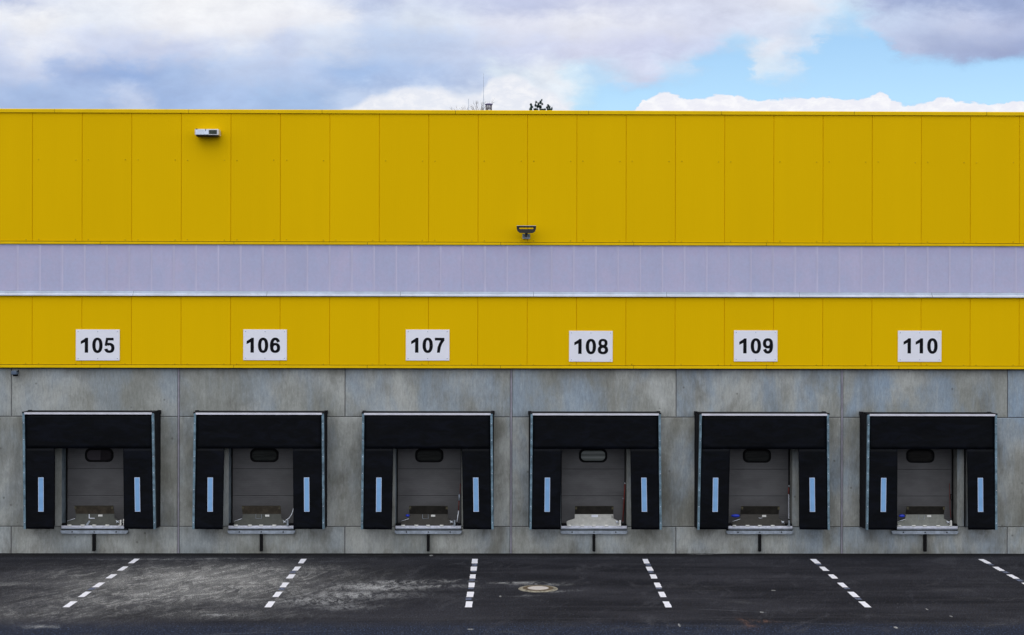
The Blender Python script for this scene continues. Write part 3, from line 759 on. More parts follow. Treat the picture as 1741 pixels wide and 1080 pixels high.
# ------------------------------------------------------------------ dock levellers and bumpers
LV = [ # chequer plate, flap, left extra, strut
    ('treadM', 'flapB'), ('treadM', 'flapB'), ('treadD', 'flapD'), ('treadL', 'flapD'), ('treadD', 'flapD'), ('treadM', 'flapD')]
desc = ['dull folded dock leveller plate with white sticker and metal catch under dock 105', 'dull folded dock leveller with brown flap and curved cable at dock 106',
        'dark folded dock leveller with small blue grip at dock 107', 'bright silver chequer plate dock leveller at dock 108',
        'dark folded dock leveller beside the long blue grip at dock 109', 'grey chequer plate dock leveller with blue grip at dock 110']
plate_tone = {5: 'treadG'}
M['treadG'] = mat_tread('grey_chequer_plate', (.23, .24, .215), .45)
for i, x in enumerate(DX):
    z0 = J2; P = 1/70.0
    lv = empty('dock_leveller', (x, 0, z0), desc[i], 'dock leveller', 'folded dock levellers in the loading bays')
    tm = M[plate_tone.get(i, LV[i][0])]; fm = M[LV[i][1]]
    # lip plate: stepped outline, leaning slightly back
    mb = MB()
    out = [(-46.5*P, .03), (43*P, .03), (43*P, .135), (33*P, .205), (33*P, .305), (-32.4*P, .305), (-32.4*P, .205), (-46.5*P, .137)]
    mb.prism(out, -.004, .008, tm)
    for v in mb.bm.verts: v.co.y += -.03 + (v.co.z-.03)*.12
    lp = mb.build('lip_plate', lv)
    # upper flap facing down a little; its shade is put in the plate colour
    mb = MB(); mb.prism([(-32.4*P, .309), (33*P, .309), (33*P, .515), (-32.4*P, .515)], -.004, .008, fm)
    for v in mb.bm.verts: v.co.y += .003-(v.co.z-.305)*.55
    for xx in (-32.4*P, 33*P-.05):
        mb.box(xx+.002, xx+.05, -.128, -.122, .44, .505, M['hazard'])
    mb.box(-32.4*P, 33*P, -.128, -.112, .516, .526, M['treadD'])
    mb.build('upper_flap', lv)
    # sill
    mb = MB(); mb.box(-HW-.002+.008, HW+.002-.008, -.06, .16, -.030, .028, M['steel'], .006); mb.box(-HW+.008, HW-.008, -.052, .15, -.054, -.0305, M['steel2'], .003); mb.build('sill_bar', lv)
    mb = MB(); mb.prism([(-.815, -.086), (.815, -.086), (.81, -.125), (.775, -.164), (-.775, -.164), (-.81, -.125)], -.075, -.002, M['steel2'])
    for xx in (-.53, 0, .53):
        b = bmesh.new(); bmesh.ops.create_cone(b, cap_ends=True, segments=6, radius1=.018, radius2=.015, depth=.02)
        mb.add(b, M['rubber'], Matrix.Translation((xx, -.083, -.117)) @ Matrix.Rotation(PI/2, 4, 'X'))
    mb.build('sill_channel', lv)
    mb = MB(); mb.box(-.806, .806, -.02, -.003, -.0855, -.0545, M['dark']); mb.build('sill_gap', lv)
    for k, hx in enumerate((-43, -20, 0, 22)):
        mb = MB(); hx += random.uniform(-1, 1); mb.tube([((hx-3.2)*P, -.052, .034), ((hx+3.2)*P, -.052, .034)], .021, M['label'], 10); mb.build('hinge', lv)
    # buffers and post
    for a, b in ((-.79, -.66), (.62, .79)):
        mb = MB(); mb.box(a, b, -.055, .05, .030, .085, M['rubber'], .008); mb.build('buffer', lv)
    mb = MB(); c = 44.5*P if i not in (4,) else 50*P
    pm = M['label'] if i in (3, 5, 0) else M['galv2']
    mb.box(c-.022, c+.022, -.075, -.056, .030, .17, pm, .005); mb.box(c-.05, c+.022, -.085, -.076, .03, .055, pm, .004); mb.build('locking_post', lv)
    mb = MB()
    kx = 39.5*P
    b = bmesh.new(); bmesh.ops.create_uvsphere(b, u_segments=10, v_segments=8, radius=.030); mb.add(b, M['galv2'], Matrix.Translation((kx, -.055, .125)) @ Matrix.Diagonal((1, .6, .9, 1)))
    mb.tube([(kx-.04, -.07, .155), (kx+.035, -.07, .10)], .008, M['alu'], 6); mb.tube([(kx-.03, -.07, .10), (kx+.03, -.07, .15)], .007, M['alu'], 6)
    mb.build('release_knob', lv)
    # details on the plate
    yl = lambda z: -.040+(z-.03)*.12
    if i != 3:
        mb = MB(); sx = 4.5*P+(.02 if i in (0, 1) else 0); mb.box(sx, sx+.10, yl(.27)-.004, yl(.27), .245, .292, M['label']); mb.build('sticker', lv)
    else:
        mb = MB(); mb.box(-.06, .10, yl(.27)-.003, yl(.27), .235, .295, M['alu']); mb.build('worn_patch', lv)
        mb = MB(); mb.box(.435, .45, yl(.27)-.004, yl(.27), .215, .28, M['rubber']); mb.build('plate_slot', lv)
    if i in (0, 1, 2, 5):
        mb = MB(); m_ = M['alu'] if i == 0 else M['galv2']; w_ = .022 if i == 0 else .008
        y_ = yl(.26)-.008
        mb.box(-.145, -.145+w_, y_, y_+.006, .20, .30, m_); mb.box(-.145+w_, .0, y_, y_+.006, .195, .195+w_*.7, m_)
        if i != 0: mb.box(-.008, .0, y_, y_+.006, .205, .30, m_)
        mb.build('metal_catch', lv)
    if i == 0:
        mb = MB(); mb.prism([(-.22, .035), (-.16, .035), (-.10, .14), (-.14, .15)], yl(.1)-.006, yl(.1)-.001, M['galv2']); mb.build('strut', lv)
    if i == 4:
        mb = MB(); mb.tube([(-.02, yl(.2)-.008, .225), (.02, yl(.2)-.008, .215), (.07, yl(.2)-.008, .225)], .005, M['alu'], 6); mb.build('metal_catch', lv)
    if i != 3:
        mb = MB(); mb.tube([(-46*P, -.05, .14), (-33*P, -.045, .20)], .006, M['alu'], 6); mb.build('brace_rod', lv)
    if i in (2, 4, 5):
        ln = {2: .05, 4: .105, 5: .075}[i]; cx = {2: -.49, 4: -.47, 5: -.51}[i]; cx = -32.4*P-.02-ln if i != 2 else -.475-.03
        mb = MB(); b = bmesh.new(); bmesh.ops.create_uvsphere(b, u_segments=16, v_segments=10, radius=1)
        for ff in b.faces: ff.smooth = True
        mb.add(b, M['blue'], Matrix.Translation((cx, -.03, .275)) @ Matrix.Diagonal((ln, .03, .038 if i != 2 else .03, 1)))
        mb.tube([(cx, -.02, .275), (-32*P+.03, .015, .275)], .012, M['rubber'], 6)
        mb.build('blue_grip', lv)
    # rubber bumper under the dock
    bz0, bz1 = zz(936.6), zz(906.9)
    mb = MB(); mb.box(-.034, .034, -.115, -.006, bz0, bz1, M['rubber'], .008); mb.box(-.028, .028, -.119, -.112, bz0+.02, bz1-.02, M['rubber'], .001)
    o = mb.build('rubber_bumper'); o.location = (x+(.0 if i else -.005), 0, 0)
    tag(o, 'short vertical black rubber bumper on the concrete below dock '+nums[i], 'bumper', 'rubber bumpers below the docks')

# pull cords and poles
def cord(i, name, label, cat, segs, top=None):
    x = DX[i]; mb = MB()
    for pts, r, m in segs:
        mb.tube([(x+(px_)/70.0, y_, J2+pz_/70.0) for px_, y_, pz_ in pts], r, m, 8)
    tag(mb.build(name), label, cat)
cord(1, 'cable', 'pale curved cable hanging beside the leveller of dock 106', 'cable', [([(54, .12, 36), (52.5, .08, 28), (50, .05, 20), (46, .0, 14), (41, -.02, 11)], .010, M['alu'])])
cord(1, 'door_handle_bracket', 'small black bracket at the right edge of door 106', 'bracket', [([(53.5, .30, 71), (53.5, .30, 64)], .014, M['rubber'])])
cord(2, 'pull_rod', 'red and silver rod leaning in the right corner of dock 107', 'rod', [([(53.5, .22, 72), (53.0, .20, 52)], .007, M['red']), ([(52, .19, 54), (51.7, .18, 43)], .016, M['alu2']), ([(51.6, .18, 44), (51, .14, 24)], .012, M['red']), ([(51, .14, 26), (48.5, .05, 8)], .011, M['alu'])])
cord(3, 'red_strap', 'long dark red strap leaning beside the right reveal of dock 108', 'strap', [([(54, .22, 71), (52.5, .2, 46), (50, .12, 8)], .017, M['red']), ([(54.5, .22, 73), (53.5, .22, 72)], .016, M['alu']), ([(50, .20, 47), (51.5, .19, 46)], .018, M['galv2'])])
cord(4, 'pull_rod', 'red topped silver chain hanging in the right corner of dock 109', 'chain', [([(52.3, .14, 70), (52.3, .14, 67)], .018, M['galv2']), ([(51.6, .14, 66), (51.6, .14, 55)], .018, M['red'])]+[([(51.9+.5*(k % 2), .14, 54-k*2.1), (51.4+.5*(k % 2), .14, 52.6-k*2.1)], .013, M['alu']) for k in range(20)])
cord(5, 'red_strap', 'thin dark red cord with a black loop at the right edge of door 110', 'cord', [([(48.5, .30, 72), (49.5, .30, 30), (49, .2, 14)], .008, M['red']), ([(50, .28, 54), (52.8, .28, 52), (52.9, .28, 46), (51, .28, 43), (49.9, .28, 46), (50, .28, 54)], .009, M['rubber'])])
cord(0, 'steel_post', 'short pale upright post at the right end of the sill of dock 105', 'post', [([(49.6, -.07, 1.5), (49.6, -.07, 13.5)], .016, M['label'])])

# ------------------------------------------------------------------ number signs
def se(cx, cz, rx, rz, t, e=2.35):
    c, s = math.cos(t), math.sin(t)
    return (cx+rx*math.copysign(abs(c)**(2/e), c), cz+rz*math.copysign(abs(s)**(2/e), s))
def ring(cx, cz, rx, rz, tx, tz, a0=0, a1=360, n=44, e=2.25):
    q = []
    for k in range(n):
        t0, t1 = math.radians(a0+(a1-a0)*k/n), math.radians(a0+(a1-a0)*(k+1)/n)
        q.append([se(cx, cz, rx, rz, t0, e), se(cx, cz, rx, rz, t1, e), se(cx, cz, rx-tx, rz-tz, t1, e), se(cx, cz, rx-tx, rz-tz, t0, e)])
    return q
G = {}
G['0'] = ring(.385, .497, .345, .515, .225, .175)
G['1'] = [[(.345, 0), (.57, 0), (.57, 1.0), (.345, .76)], [(.345, .76), (.57, 1.0), (.40, 1.0), (.345, .94)], [(.08, .57), (.345, .70), (.345, .94), (.08, .77)]]
G['7'] = [[(.06, .82), (.70, .82), (.70, 1.0), (.06, 1.0)], [(.455, .82), (.70, .82), (.56, .62), (.335, .62)], [(.335, .62), (.56, .62), (.46, .38), (.245, .38)], [(.245, .38), (.46, .38), (.395, 0), (.195, 0)]]
G['5'] = ring(.365, .325, .335, .34, .19, .155, -165, 118) + [[(.155, 1.0), (.075, .46), (.245, .42), (.285, .83)], [(.155, 1.0), (.285, .83), (.66, .83), (.66, 1.0)], [(.075, .46), (.245, .42), (.25, .56), (.16, .62)]]
G['5'] = ring(.375, .325, .345, .34, .22, .17, -168, 128) + [[(.155, 1.0), (.068, .475), (.225, .45), (.292, .83)], [(.155, 1.0), (.292, .83), (.66, .83), (.66, 1.0)]]
six = ring(.39, .325, .335, .34, .215, .17) + ring(.395, .50, .35, .515, .225, .175, 28, 200)
G['6'] = six
G['9'] = [[(.775-a, 1.0-b) for a, b in q] for q in six]
G['8'] = ring(.385, .735, .305, .28, .195, .155) + ring(.385, .28, .345, .295, .215, .165)
SG = [(129, 203.6, 560.4, 613), (413.6, 487.7, 560.4, 612.6), (690, 764.2, 560.6, 613.2), (967.5, 1041.6, 562.8, 615.2), (1247.8, 1321.8, 562, 614.8), (1526.5, 1600.6, 562.5, 615.2)]
DG = [(136.5, 575, 599.3), (418.3, 575, 599.2), (698, 575, 599.3), (975.4, 577, 601.4), (1255.8, 576, 600.4), (1535, 575.8, 600.5)]
tilts = [0, .002, -.001, .003, 0, .0015]
for i, (a, b, c, d) in enumerate(SG):
    A = at(a, d, -.11); B = at(b, c, -.11); L = ((A.x+B.x)/2, -.104, (A.z+B.z)/2); w, h = (B.x-A.x)/2, (B.z-A.z)/2
    sg = empty('number_sign', L, 'white rectangular sign with black number '+nums[i]+' on the yellow cladding', 'sign', 'white dock number signs'); sg.rotation_euler = (0, tilts[i], 0)
    mb = MB(); mb.box(-w, w, -.016, 0, -h, h, M['sign'], .003)
    for sx in (-1, 0, 1):
        for sz in (-1, 1):
            bb = bmesh.new(); bmesh.ops.create_cone(bb, cap_ends=True, segments=10, radius1=.012, radius2=.010, depth=.008)
            mb.add(bb, M['alu2'], Matrix.Translation((sx*(w-.055), -.019, sz*(h-.05))) @ Matrix.Rotation(PI/2, 4, 'X'))
    mb.build('sign_board', sg)
    px0, yt, yb = DG[i]; H = (yb-yt+1.2)/70.6; adv = .805*H
    X0 = at(px0, 590, -.11).x-L[0]-.04*H; Zb = at(px0, yb+.5, -.11).z-L[2]
    for k, ch in enumerate(nums[i]):
        mb = MB()
        for n_, q in enumerate(G[ch]):
            yy = -.0175-.00004*n_
            mb.face([(X0+k*adv+p[0]*H, yy, Zb+p[1]*H) for p in q], M['digit'])
        bmesh.ops.recalc_face_normals(mb.bm, faces=mb.bm.faces[:])
        o = mb.build('digit', sg, False)

# ------------------------------------------------------------------ wall lamps and camera
A, B = at(331, 229.5, -.45), at(371.5, 219.6, -.45); L = ((A.x+B.x)/2, -.10, (A.z+B.z)/2); w, h = (B.x-A.x)/2, (B.z-A.z)/2
fl = empty('wall_floodlight', L, 'silver rectangular floodlight with white and dark glass high on the yellow wall', 'wall lamp')
mb = MB(); mb.box(-w, w, -.34, -.02, -h, h, M['lampsilver'], .008); mb.box(-.10, .10, -.021, .0, -.06, .06, M['lampsilver'])
for k in range(16): mb.box(-w+.03+k*.033, -w+.042+k*.033, -.33, -.05, -h-.028, -h-.0005, M['lampdark'])
mb.build('housing', fl)
mb = MB(); mb.prism([(-w+.03, -h+.012), (.045, -h+.012), (.045, h-.012), (-w+.03, h-.012)], -.348, -.341, M['lampwhite']); mb.build('lamp_lens', fl)
mb = MB(); mb.prism([(.055, -h+.022), (w-.04, -h+.022), (w-.04, h-.022), (.055, h-.022)], -.346, -.341, M['lampglass']); mb.build('gear_window', fl)
mb = MB(); mb.box(-.03, -.018, -.352, -.3405, h-.05, h+.004, M['lampdark']); mb.box(-w+.02, -w+.07, -.35, -.3405, h-.006, h+.008, M['lampdark']); mb.box(-w+.03, .04, -.352, -.3405, -h-.004, -h+.006, M['lampdark']); mb.build('clip', fl)

A = at(894.8, 391, -.3); L = (A.x, -.10, A.z); P = 1/70.5
f2 = empty('wall_floodlight', L, 'dark tilted floodlight on a blue grey bracket just above the lilac skylight band', 'wall lamp')
mb = MB()
O = [(-16.4, 6.0), (16.4, 6.0), (16.4, 1.5), (15.0, -2.5), (12, -5.2), (9, -5.8), (-9, -5.8), (-12, -5.2), (-15, -2.5), (-16.4, 1.5)]
I = [(-11.8, 3.4), (11.8, 3.4), (11.9, 1.6), (11.9, 1.0), (9, .9), (6, .9), (-6, .9), (-9, .9), (-11.9, 1.0), (-11.9, 1.6)]
O = [(a*P, b*P) for a, b in O]; I = [(a*P, b*P) for a, b in I]
n = len(O)
for k in range(n):
    l = (k+1) % n
    for yv in (-.36, -.30): mb.face([(O[k][0], yv, O[k][1]), (O[l][0], yv, O[l][1]), (I[l][0], yv, I[l][1]), (I[k][0], yv, I[k][1])], M['lampdark'])
    mb.face([(O[k][0], -.36, O[k][1]), (O[l][0], -.36, O[l][1]), (O[l][0], -.30, O[l][1]), (O[k][0], -.30, O[k][1])], M['lampdark'])
    mb.face([(I[k][0], -.36, I[k][1]), (I[l][0], -.36, I[l][1]), (I[l][0], -.30, I[l][1]), (I[k][0], -.30, I[k][1])], M['lampdark'])
bmesh.ops.remove_doubles(mb.bm, verts=mb.bm.verts, dist=1e-5)
mb.build('housing', f2)
mb = MB(); mb.box(-16.2*P, 16.2*P, -.38, -.22, 6.0*P, 6.8*P, M['alu2'], .004); mb.box(-16.0*P, 16.0*P, -.385, -.3605, 4.9*P, 5.9*P, M['lampdark'], .003); mb.build('visor', f2)
mb = MB(); mb.tube([(0, -.33, -4*P), (0, -.25, -8.5*P), (0, -.06, -10.5*P)], [.04, .03, .022], M['lampdark'], 8); mb.build('arm', f2)
mb = MB(); mb.box(-6.5*P, 6.5*P, -.06, 0.0, -15*P, -6.5*P, M['galv2'], .006); mb.prism([(-6.4*P, -6.4*P), (-2.5*P, -6.4*P), (-4*P, -10*P), (-6.4*P, -12*P)], -.14, -.061, M['galv']); mb.prism([(6.4*P, -6.4*P), (2.5*P, -6.4*P), (4*P, -10*P), (6.4*P, -12*P)], -.14, -.061, M['galv']); mb.build('bracket', f2)

A = at(25.5, 635.5, -.15); L = (A.x, 0, A.z)
cm = empty('security_camera', L, 'small blue grey security camera on the concrete at the far left', 'camera')
mb = MB(); mb.box(-.068, .062, -.24, -.05, -.02, .072, M['camgrey'], .012); mb.build('housing', cm)
mb = MB(); mb.box(-.045, .06, -.20, -.07, -.062, -.021, M['rubber'], .012); mb.build('lens_dome', cm)
mb = MB(); mb.box(-.03, .03, -.06, -.001, -.03, .04, M['galv2'], .004); mb.box(.063, .08, -.16, -.10, .04, .085, M['rubber']); mb.build('wall_bracket', cm)

# ------------------------------------------------------------------ things on and beyond the roof
RZ = T-.2
def rod(px_, py_, Y, label, r):
    p = at(px_, py_, Y); mb = MB(); e = empty('lightning_rod', (p.x, Y, RZ), label, 'lightning rod')
    mb.tube([(0, 0, .05), (0, 0, (p.z-RZ)*.6), (0, 0, p.z-RZ)], [r, r*.8, r*.5], M['steel2'], 6); mb.build('rod', e)
    mb = MB(); mb.box(-.18, .18, -.18, .18, 0.0, .10, M['roof'], .02); mb.build('base_block', e)
rod(822.2, 125, 14, 'tall thin lightning rod on the roof beside the capped vent', .012)
rod(796.6, 168, 14, 'short thin lightning rod on the roof left of the capped vent', .013)
p = at(831, 176.2, 16); p2 = at(838, 176.2, 16); Wv = (p2.x-p.x)
vt = empty('roof_vent', (p.x, 16, RZ), 'small roof vent with flat dark purple cap standing above the coping', 'roof vent')
H = p.z-RZ; k = 1/50.0
mb = MB(); mb.tube([(0, 0, H-2.2*k), (0, 0, H-.8*k)], [Wv, Wv*.92], M['vent'], 20); mb.tube([(0, 0, H-.8*k), (0, 0, H)], [Wv*.9, Wv*.5], M['vent'], 20); mb.build('cap', vt)
mb = MB()
for j in range(8):
    t = 2*PI*j/8+.2; mb.tube([(Wv*.72*math.cos(t), Wv*.72*math.sin(t), H-14*k), (Wv*.72*math.cos(t), Wv*.72*math.sin(t), H-2*k)], .012, M['twig'], 5)
mb.tube([(0, 0, H-8.4*k), (0, 0, H-7.0*k)], Wv*.74, M['twig'], 16); mb.build('cage', vt)
mb = MB(); mb.tube([(0, 0, 0), (0, 0, H-13.5*k)], Wv*.95, M['roof'], 16); mb.build('pipe', vt)

def leafball(mb, c, r, n, m, sz, rng):
    for _ in range(n):
        while True:
            v = Vector((rng.uniform(-1, 1), rng.uniform(-1, 1), rng.uniform(-1, 1)))
            if v.length < 1: break
        q = Vector(c)+Vector((v.x*r[0], v.y*r[1], v.z*r[2])); s = sz*rng.uniform(.6, 1.3)
        a = Vector((rng.uniform(-1, 1), rng.uniform(-1, 1), rng.uniform(-.2, 1.4))).normalized(); b = a.orthogonal().normalized(); b.rotate(Matrix.Rotation(rng.uniform(0, 6), 3, a))
        mb.face([q-a*s, q+b*s*.35, q+a*s, q-b*s*.35], m)
# pine: only its crown tips clear the roof
YT = 95.0; rng = random.Random(4)
def pt(px_, py_, Y=YT): return at(px_, py_, Y)
b0 = pt(918, 188)
pine = empty('pine_tree', (b0.x, YT, 0), 'dark green pine crown with three tips showing above the yellow coping', 'tree')
mb = MB(); mb.tube([(0, 0, 0), (.1, 0, b0.z*.5), (0, 0, b0.z+.2)], [.30, .2, .05], M['bark'], 10)
tips = [(903, 176.5), (914, 172), (920.5, 169.5), (932.5, 177.5), (938, 183), (909, 184), (926, 184)]
for (a, b) in tips:
    q = pt(a, b); mb.tube([(0, 0, b0.z-3.5), ((q.x-b0.x)*.6, 0, b0.z-1.2), (q.x-b0.x, 0, q.z-.05)], [.06, .04, .015], M['bark'], 6)
mb.build('trunk', pine)
mb = MB(); u = 135/2800.0
for (a, b, wx, hz, n) in ((902.5, 178, 1.6, 2.2, 60), (904, 182, 2.6, 2.6, 110), (902, 186, 2.4, 3, 100), (911.5, 174, 1.2, 2.2, 45), (910.5, 179, 1.8, 3, 60), (914, 181, 2.4, 2.5, 90), (916, 177, 1.4, 2.8, 55), (919, 174, 1.8, 3, 90), (921, 170.5, .9, 2, 35), (922.5, 177, 1.2, 1.6, 30), (918.5, 182, 2.6, 2.8, 110), (911, 186.5, 4, 2.2, 130), (922, 187, 5, 1.6, 120), (930.5, 183, 1.8, 2.2, 60), (932, 179, 1.6, 2, 60), (934, 182, 1.9, 2.4, 80), (938.5, 184.5, 1.0, 2.4, 40), (934, 186.5, 5, 2, 190), (926.5, 186, 2, 1.5, 40)):
    q = pt(a, b); leafball(mb, (q.x-b0.x, 0, q.z), (wx*u, wx*u*1.3, hz*u), n, M['needle'], .075, rng)
for j in range(14):     # the hidden rest of the crown
    zc = b0.z-1.0-j*.55; rr = 1.2+j*.16
    for t in range(6):
        an = rng.uniform(0, 2*PI); leafball(mb, (rr*.6*math.cos(an), rr*.6*math.sin(an), zc), (.7, .7, .4), 45, M['needle'], .16, rng)
mb.build('crown', pine)
# bare trees
def bare(px_, tip, Y, label, seed, spread, n):
    rng = random.Random(seed); q = at(px_, tip, Y); t = empty('bare_tree', (q.x, Y, 0), label, 'tree')
    mb = MB(); mb.tube([(0, 0, 0), (.05, 0, q.z*.6), (0, 0, q.z-1.2)], [.22, .14, .05], M['bark'], 8); mb.build('trunk', t)
    mb = MB()
    def br(p, d, l, r, k):
        e = p+d*l; mid = p+d*l*.5+Vector((rng.uniform(-1, 1), rng.uniform(-1, 1), rng.uniform(-1, 1)))*l*.06
        mb.tube([p, mid, e], [r, r*.8, r*.5], M['twig'], 4)
        if k > 0:
            for _ in range(3):
                nd = (d+Vector((rng.uniform(-1, 1)*.7, rng.uniform(-1, 1)*.7, rng.uniform(-.1, .6)))).normalized(); br(p+d*l*rng.uniform(.5, 1), nd, l*.62, r*.55, k-1)
    for _ in range(n):
        a = rng.uniform(0, 2*PI); br(Vector((0, 0, q.z-rng.uniform(1.6, 3.2))), Vector((math.cos(a)*spread, math.sin(a)*spread, 1)).normalized(), 1.05, .03, 3)
    mb.build('crown', t)
bare(819, 172, 80, 'leafless tree whose fine twigs rise beside the capped roof vent', 3, .30, 8)
bare(807, 180, 80, 'leafless tree twigs just above the coping left of the capped vent', 5, .5, 8)
bare(779, 183, 80, 'small leafless tree twigs above the coping, left of the short rod', 9, .6, 7)

# ------------------------------------------------------------------ sky and light
W = bpy.data.worlds.new('World'); S.world = W; W.use_nodes = True
nt = W.node_tree; nt.nodes.clear(); g = NT(nt)
SUN_EL, SUN_AZ = math.radians(52), math.radians(200)      # azimuth clockwise from +Y: behind the camera, a little left
sky = g.node('ShaderNodeTexSky', sky_type='NISHITA'); sky.sun_disc = False; sky.sun_elevation = SUN_EL; sky.sun_rotation = SUN_AZ
sky.air_density = 1.0; sky.dust_density = .3; sky.ozone_density = 2.0
dv = g.node('ShaderNodeTexCoord').outputs['Generated']
x, y, z = g.xyz(dv)
yc = g.m('MAXIMUM', y, .28)
px = g.m('MULTIPLY_ADD', g.m('DIVIDE', x, yc), 2800.0, 864.0)
py = g.m('MULTIPLY_ADD', g.m('DIVIDE', z, yc), -2800.0, 505.0)
cv = g.comb(g.m('MULTIPLY', px, .001), g.m('MULTIPLY', py, .0018), 0)
n1 = g.node('ShaderNodeTexNoise'); g.put(n1.inputs['Vector'], cv); n1.inputs['Scale'].default_value = 5; n1.inputs['Detail'].default_value = 9; n1.inputs['Roughness'].default_value = .6
nr, ng, nb = g.xyz(n1.outputs['Color'])
n2 = g.noise(cv, 16, 9, .62, .25)
n3 = g.noise(cv, 3.2, 6, .55, loc=(4, 4, 0))
pxw = g.m('MULTIPLY_ADD', g.m('SUBTRACT', nr, .5), 190.0, px)
pyw = g.m('MULTIPLY_ADD', g.m('SUBTRACT', ng, .5), 85.0, py)
pyw = g.m('MULTIPLY_ADD', g.m('SUBTRACT', n2, .5), 44.0, pyw)
n2b = g.noise(cv, 20, 9, .66, .4, loc=(5, 7, 0)); pxw = g.m('MULTIPLY_ADD', g.m('SUBTRACT', n2b, .5), 70.0, pxw)
pu = g.m('DIVIDE', pxw, 1741.0)
BL = (150, 205, 245, 0)
rows = [
 (-8, [(0, (185, 197, 228)), (70, (222, 228, 243)), (170, (236, 240, 248)), (330, (242, 243, 247)), (470, (240, 242, 247)), (550, (222, 228, 243)), (620, (190, 203, 233)), (720, (203, 212, 236)), (880, (193, 201, 230)), (1040, (203, 208, 232)), (1200, (212, 217, 236)), (1370, (228, 231, 242)), (1440, (205, 226, 246)), (1490, (175, 188, 222)), (1540, (156, 172, 212)), (1741, (152, 168, 208))]),
 (38, [(0, (236, 239, 247)), (50, (243, 244, 248)), (150, (232, 237, 247)), (300, (241, 242, 247)), (450, (240, 241, 247)), (560, (238, 240, 247)), (630, (208, 219, 241)), (720, (218, 227, 242)), (870, (220, 223, 239)), (1000, (228, 230, 241)), (1100, (222, 225, 240)), (1200, (215, 220, 240)), (1310, (216, 224, 243)), (1385, (208, 225, 246, .85)), (1450, (190, 222, 247, .45)), (1500, (198, 213, 240)), (1560, (192, 205, 234)), (1660, (196, 205, 232)), (1741, (180, 191, 224))]),
 (80, [(0, (213, 221, 242)), (60, (230, 234, 246)), (150, (210, 218, 240)), (300, (200, 209, 235)), (400, (222, 228, 242)), (470, (200, 211, 237)), (550, (213, 223, 242)), (660, (186, 204, 235)), (800, (198, 211, 238)), (900, (206, 213, 238)), (1000, (212, 216, 238)), (1110, (205, 210, 236)), (1200, (205, 214, 240)), (1262, (190, 221, 247, .5)), (1325, (225, 230, 243)), (1390, (210, 225, 245, .8)), (1435, BL), (1480, BL), (1515, (184, 196, 227)), (1600, (164, 177, 213)), (1741, (156, 169, 208))]),
 (122, [(0, (186, 200, 231)), (60, (199, 210, 236)), (120, (160, 181, 222)), (200, (147, 174, 221)), (300, (165, 188, 227)), (400, (188, 204, 234)), (500, (182, 200, 233)), (600, (158, 185, 227)), (700, (172, 194, 231)), (800, (190, 206, 236)), (850, (217, 229, 243)), (920, (230, 236, 245)), (965, (215, 232, 246, .7)), (1010, (200, 222, 243, .55)), (1100, (210, 216, 239)), (1165, (203, 221, 243, .6)), (1215, BL), (1265, BL), (1300, (222, 232, 243, .7)), (1345, (222, 231, 243, .6)), (1400, BL), (1741, BL)]),
 (168, [(0, (166, 187, 225)), (60, (160, 183, 223)), (150, (166, 188, 227)), (205, (190, 204, 233)), (260, (160, 185, 227)), (400, (168, 191, 230)), (500, (160, 187, 227)), (590, (190, 207, 236)), (800, (215, 225, 242)), (930, (228, 236, 246)), (1000, (195, 226, 246, .5)), (1050, BL), (1741, BL)])]
col = None; alp = None; prev = None
for ry, st in rows:
    n = g.ramp(pu, [(p_/1741.0, c4(lin(*c[:3]))[:3]+((c[3] if len(c) == 4 else 1.0),)) for p_, c in st], 'EASE')
    if col is None: col, alp = n.outputs[0], n.outputs[1]
    else:
        f = g.ss(pyw, prev, ry)
        col = g.mix(f, col, n.outputs[0]); alp = g.m('ADD', g.m('MULTIPLY', alp, g.m('SUBTRACT', 1.0, f)), g.m('MULTIPLY', n.outputs[1], f))
    prev = ry
# billows
bil = g.m('MULTIPLY_ADD', g.m('SUBTRACT', n2, .5), .42, 1.0); bil = g.m('MULTIPLY_ADD', g.m('SUBTRACT', nb, .5), .22, bil)
col = g.mix(1.0, col, g.comb(bil, bil, g.m('POWER', bil, .8)), 'MULTIPLY')
col = g.mix(.06, col, (.74, .80, .87, 1))
# rest of the dome: broken high cloud
hi = g.m('MAXIMUM', g.ss(py, -60.0, -420.0), g.m('MAXIMUM', g.ss(px, -60.0, -500.0), g.ss(px, 1800.0, 2300.0)))
nd = g.noise(dv, 2.6, 7, .6, .4)
gc = g.mix(g.ss(nd, .35, .65), c4(SKYA := (.78, .84, .98)), c4(SKYB := (1.42, 1.43, 1.47)))
col = g.mix(hi, col, gc); alp = g.m('ADD', g.m('MULTIPLY', alp, g.m('SUBTRACT', 1.0, hi)), g.m('MULTIPLY', g.ss(nd, .30, .48, .35, 1.0), hi))
# ragged break-up of the veil edges
alp = g.ss(g.m('ADD', alp, g.m('MULTIPLY', g.m('SUBTRACT', n2, .5), g.m('MULTIPLY', 1.6, g.m('MULTIPLY', alp, g.m('SUBTRACT', 1.0, alp))))), .02, .95)
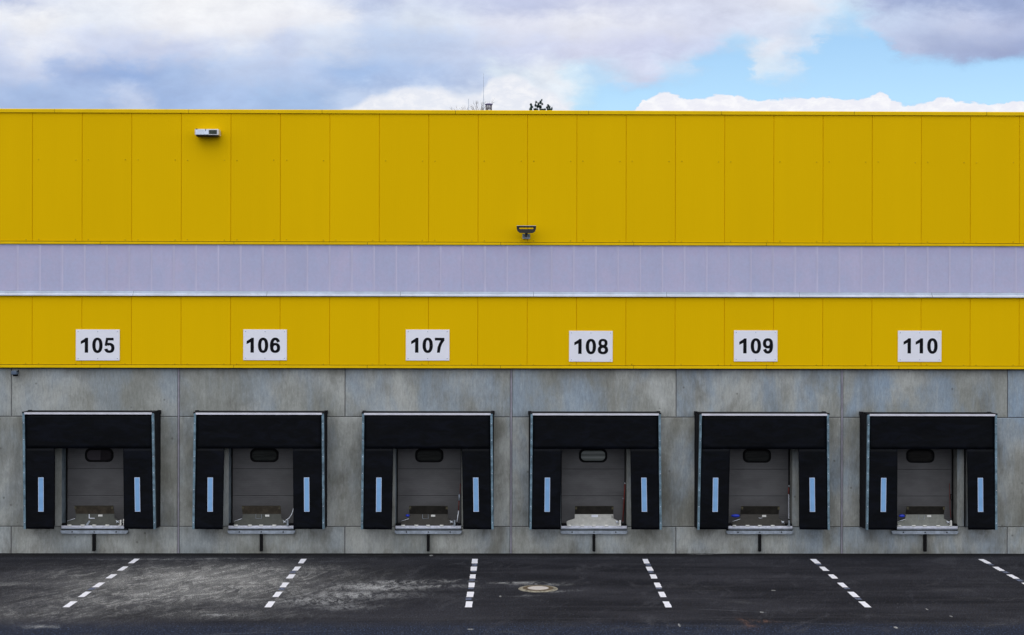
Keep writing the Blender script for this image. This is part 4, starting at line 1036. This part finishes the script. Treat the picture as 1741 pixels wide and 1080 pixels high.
# low cumulus bank with a crisp top
def bank(pts, soft, amp, colr, lohi):
    global col, alp
    n = g.ramp(g.m('DIVIDE', px, 1741.0), [(p_/1741.0, ((h_-100)/100.0,)*3) for p_, h_ in pts], 'EASE')
    top = g.m('MULTIPLY_ADD', g.xyz(n.outputs[0])[0], 100.0, 100.0)
    nn = g.noise(cv, 34, 9, .68, .3, loc=(9, 1, 0)); ns = g.noise(cv, 9, 5, .5, loc=(2, 6, 0))
    top = g.m('MULTIPLY_ADD', g.m('SUBTRACT', nn, .5), amp, top); top = g.m('MULTIPLY_ADD', g.m('SUBTRACT', ns, .5), amp*1.0, top)
    f = g.ss(py, top, g.m('ADD', top, soft)); f = g.m('MULTIPLY', f, g.m('SUBTRACT', 1.0, hi))
    sh = g.mix(g.ss(nn, .40, .66), c4(lin(*lohi)), c4(lin(*colr)))
    col = g.mix(f, col, sh); alp = g.m('MAXIMUM', alp, f)
bank([(0, 200), (560, 197), (590, 180), (640, 160), (690, 145), (740, 147), (790, 158), (815, 155), (835, 128), (870, 120), (930, 150), (985, 185), (1010, 200), (1741, 200)], 14.0, 22.0, (244, 245, 250), (230, 234, 244))
bank([(0, 200), (1030, 200), (1075, 186), (1095, 166), (1130, 155), (1170, 163), (1240, 155), (1285, 167), (1340, 165), (1400, 160), (1460, 164), (1503, 152), (1520, 168), (1550, 174), (1610, 163), (1650, 169), (1700, 173), (1741, 166)], 5.0, 24.0, (251, 251, 254), (238, 239, 248))
bg1 = g.node('ShaderNodeBackground'); bg2 = g.node('ShaderNodeBackground'); ms = g.node('ShaderNodeMixShader'); out = g.node('ShaderNodeOutputWorld')
tint = g.mix(1.0, sky.outputs[0], (SKT := (1.15, 1.27, 1.36, 1)), 'MULTIPLY')
g.put(bg1.inputs[0], tint); bg1.inputs[1].default_value = .10
g.put(bg2.inputs[0], col); bg2.inputs[1].default_value = 1.0
g.put(ms.inputs[0], alp); nt.links.new(bg1.outputs[0], ms.inputs[1]); nt.links.new(bg2.outputs[0], ms.inputs[2]); nt.links.new(ms.outputs[0], out.inputs[0])

sl = bpy.data.lights.new('sun', 'SUN'); so = bpy.data.objects.new('sun', sl); COL.objects.link(so)
sl.energy = 0.6; sl.angle = math.radians(50); sl.color = (1, .97, .92)
d = Vector((math.sin(SUN_AZ)*math.cos(SUN_EL), math.cos(SUN_AZ)*math.cos(SUN_EL), math.sin(SUN_EL)))
so.rotation_euler = d.to_track_quat('Z', 'Y').to_euler()

S.view_settings.view_transform = 'Standard'; S.view_settings.look = 'None'; S.view_settings.exposure = 0; S.view_settings.gamma = 1
S.render.engine = 'CYCLES'
S.cycles.use_denoising = True
S.cycles.use_adaptive_sampling = False
S.cycles.max_bounces = 6; S.cycles.diffuse_bounces = 3; S.cycles.glossy_bounces = 3
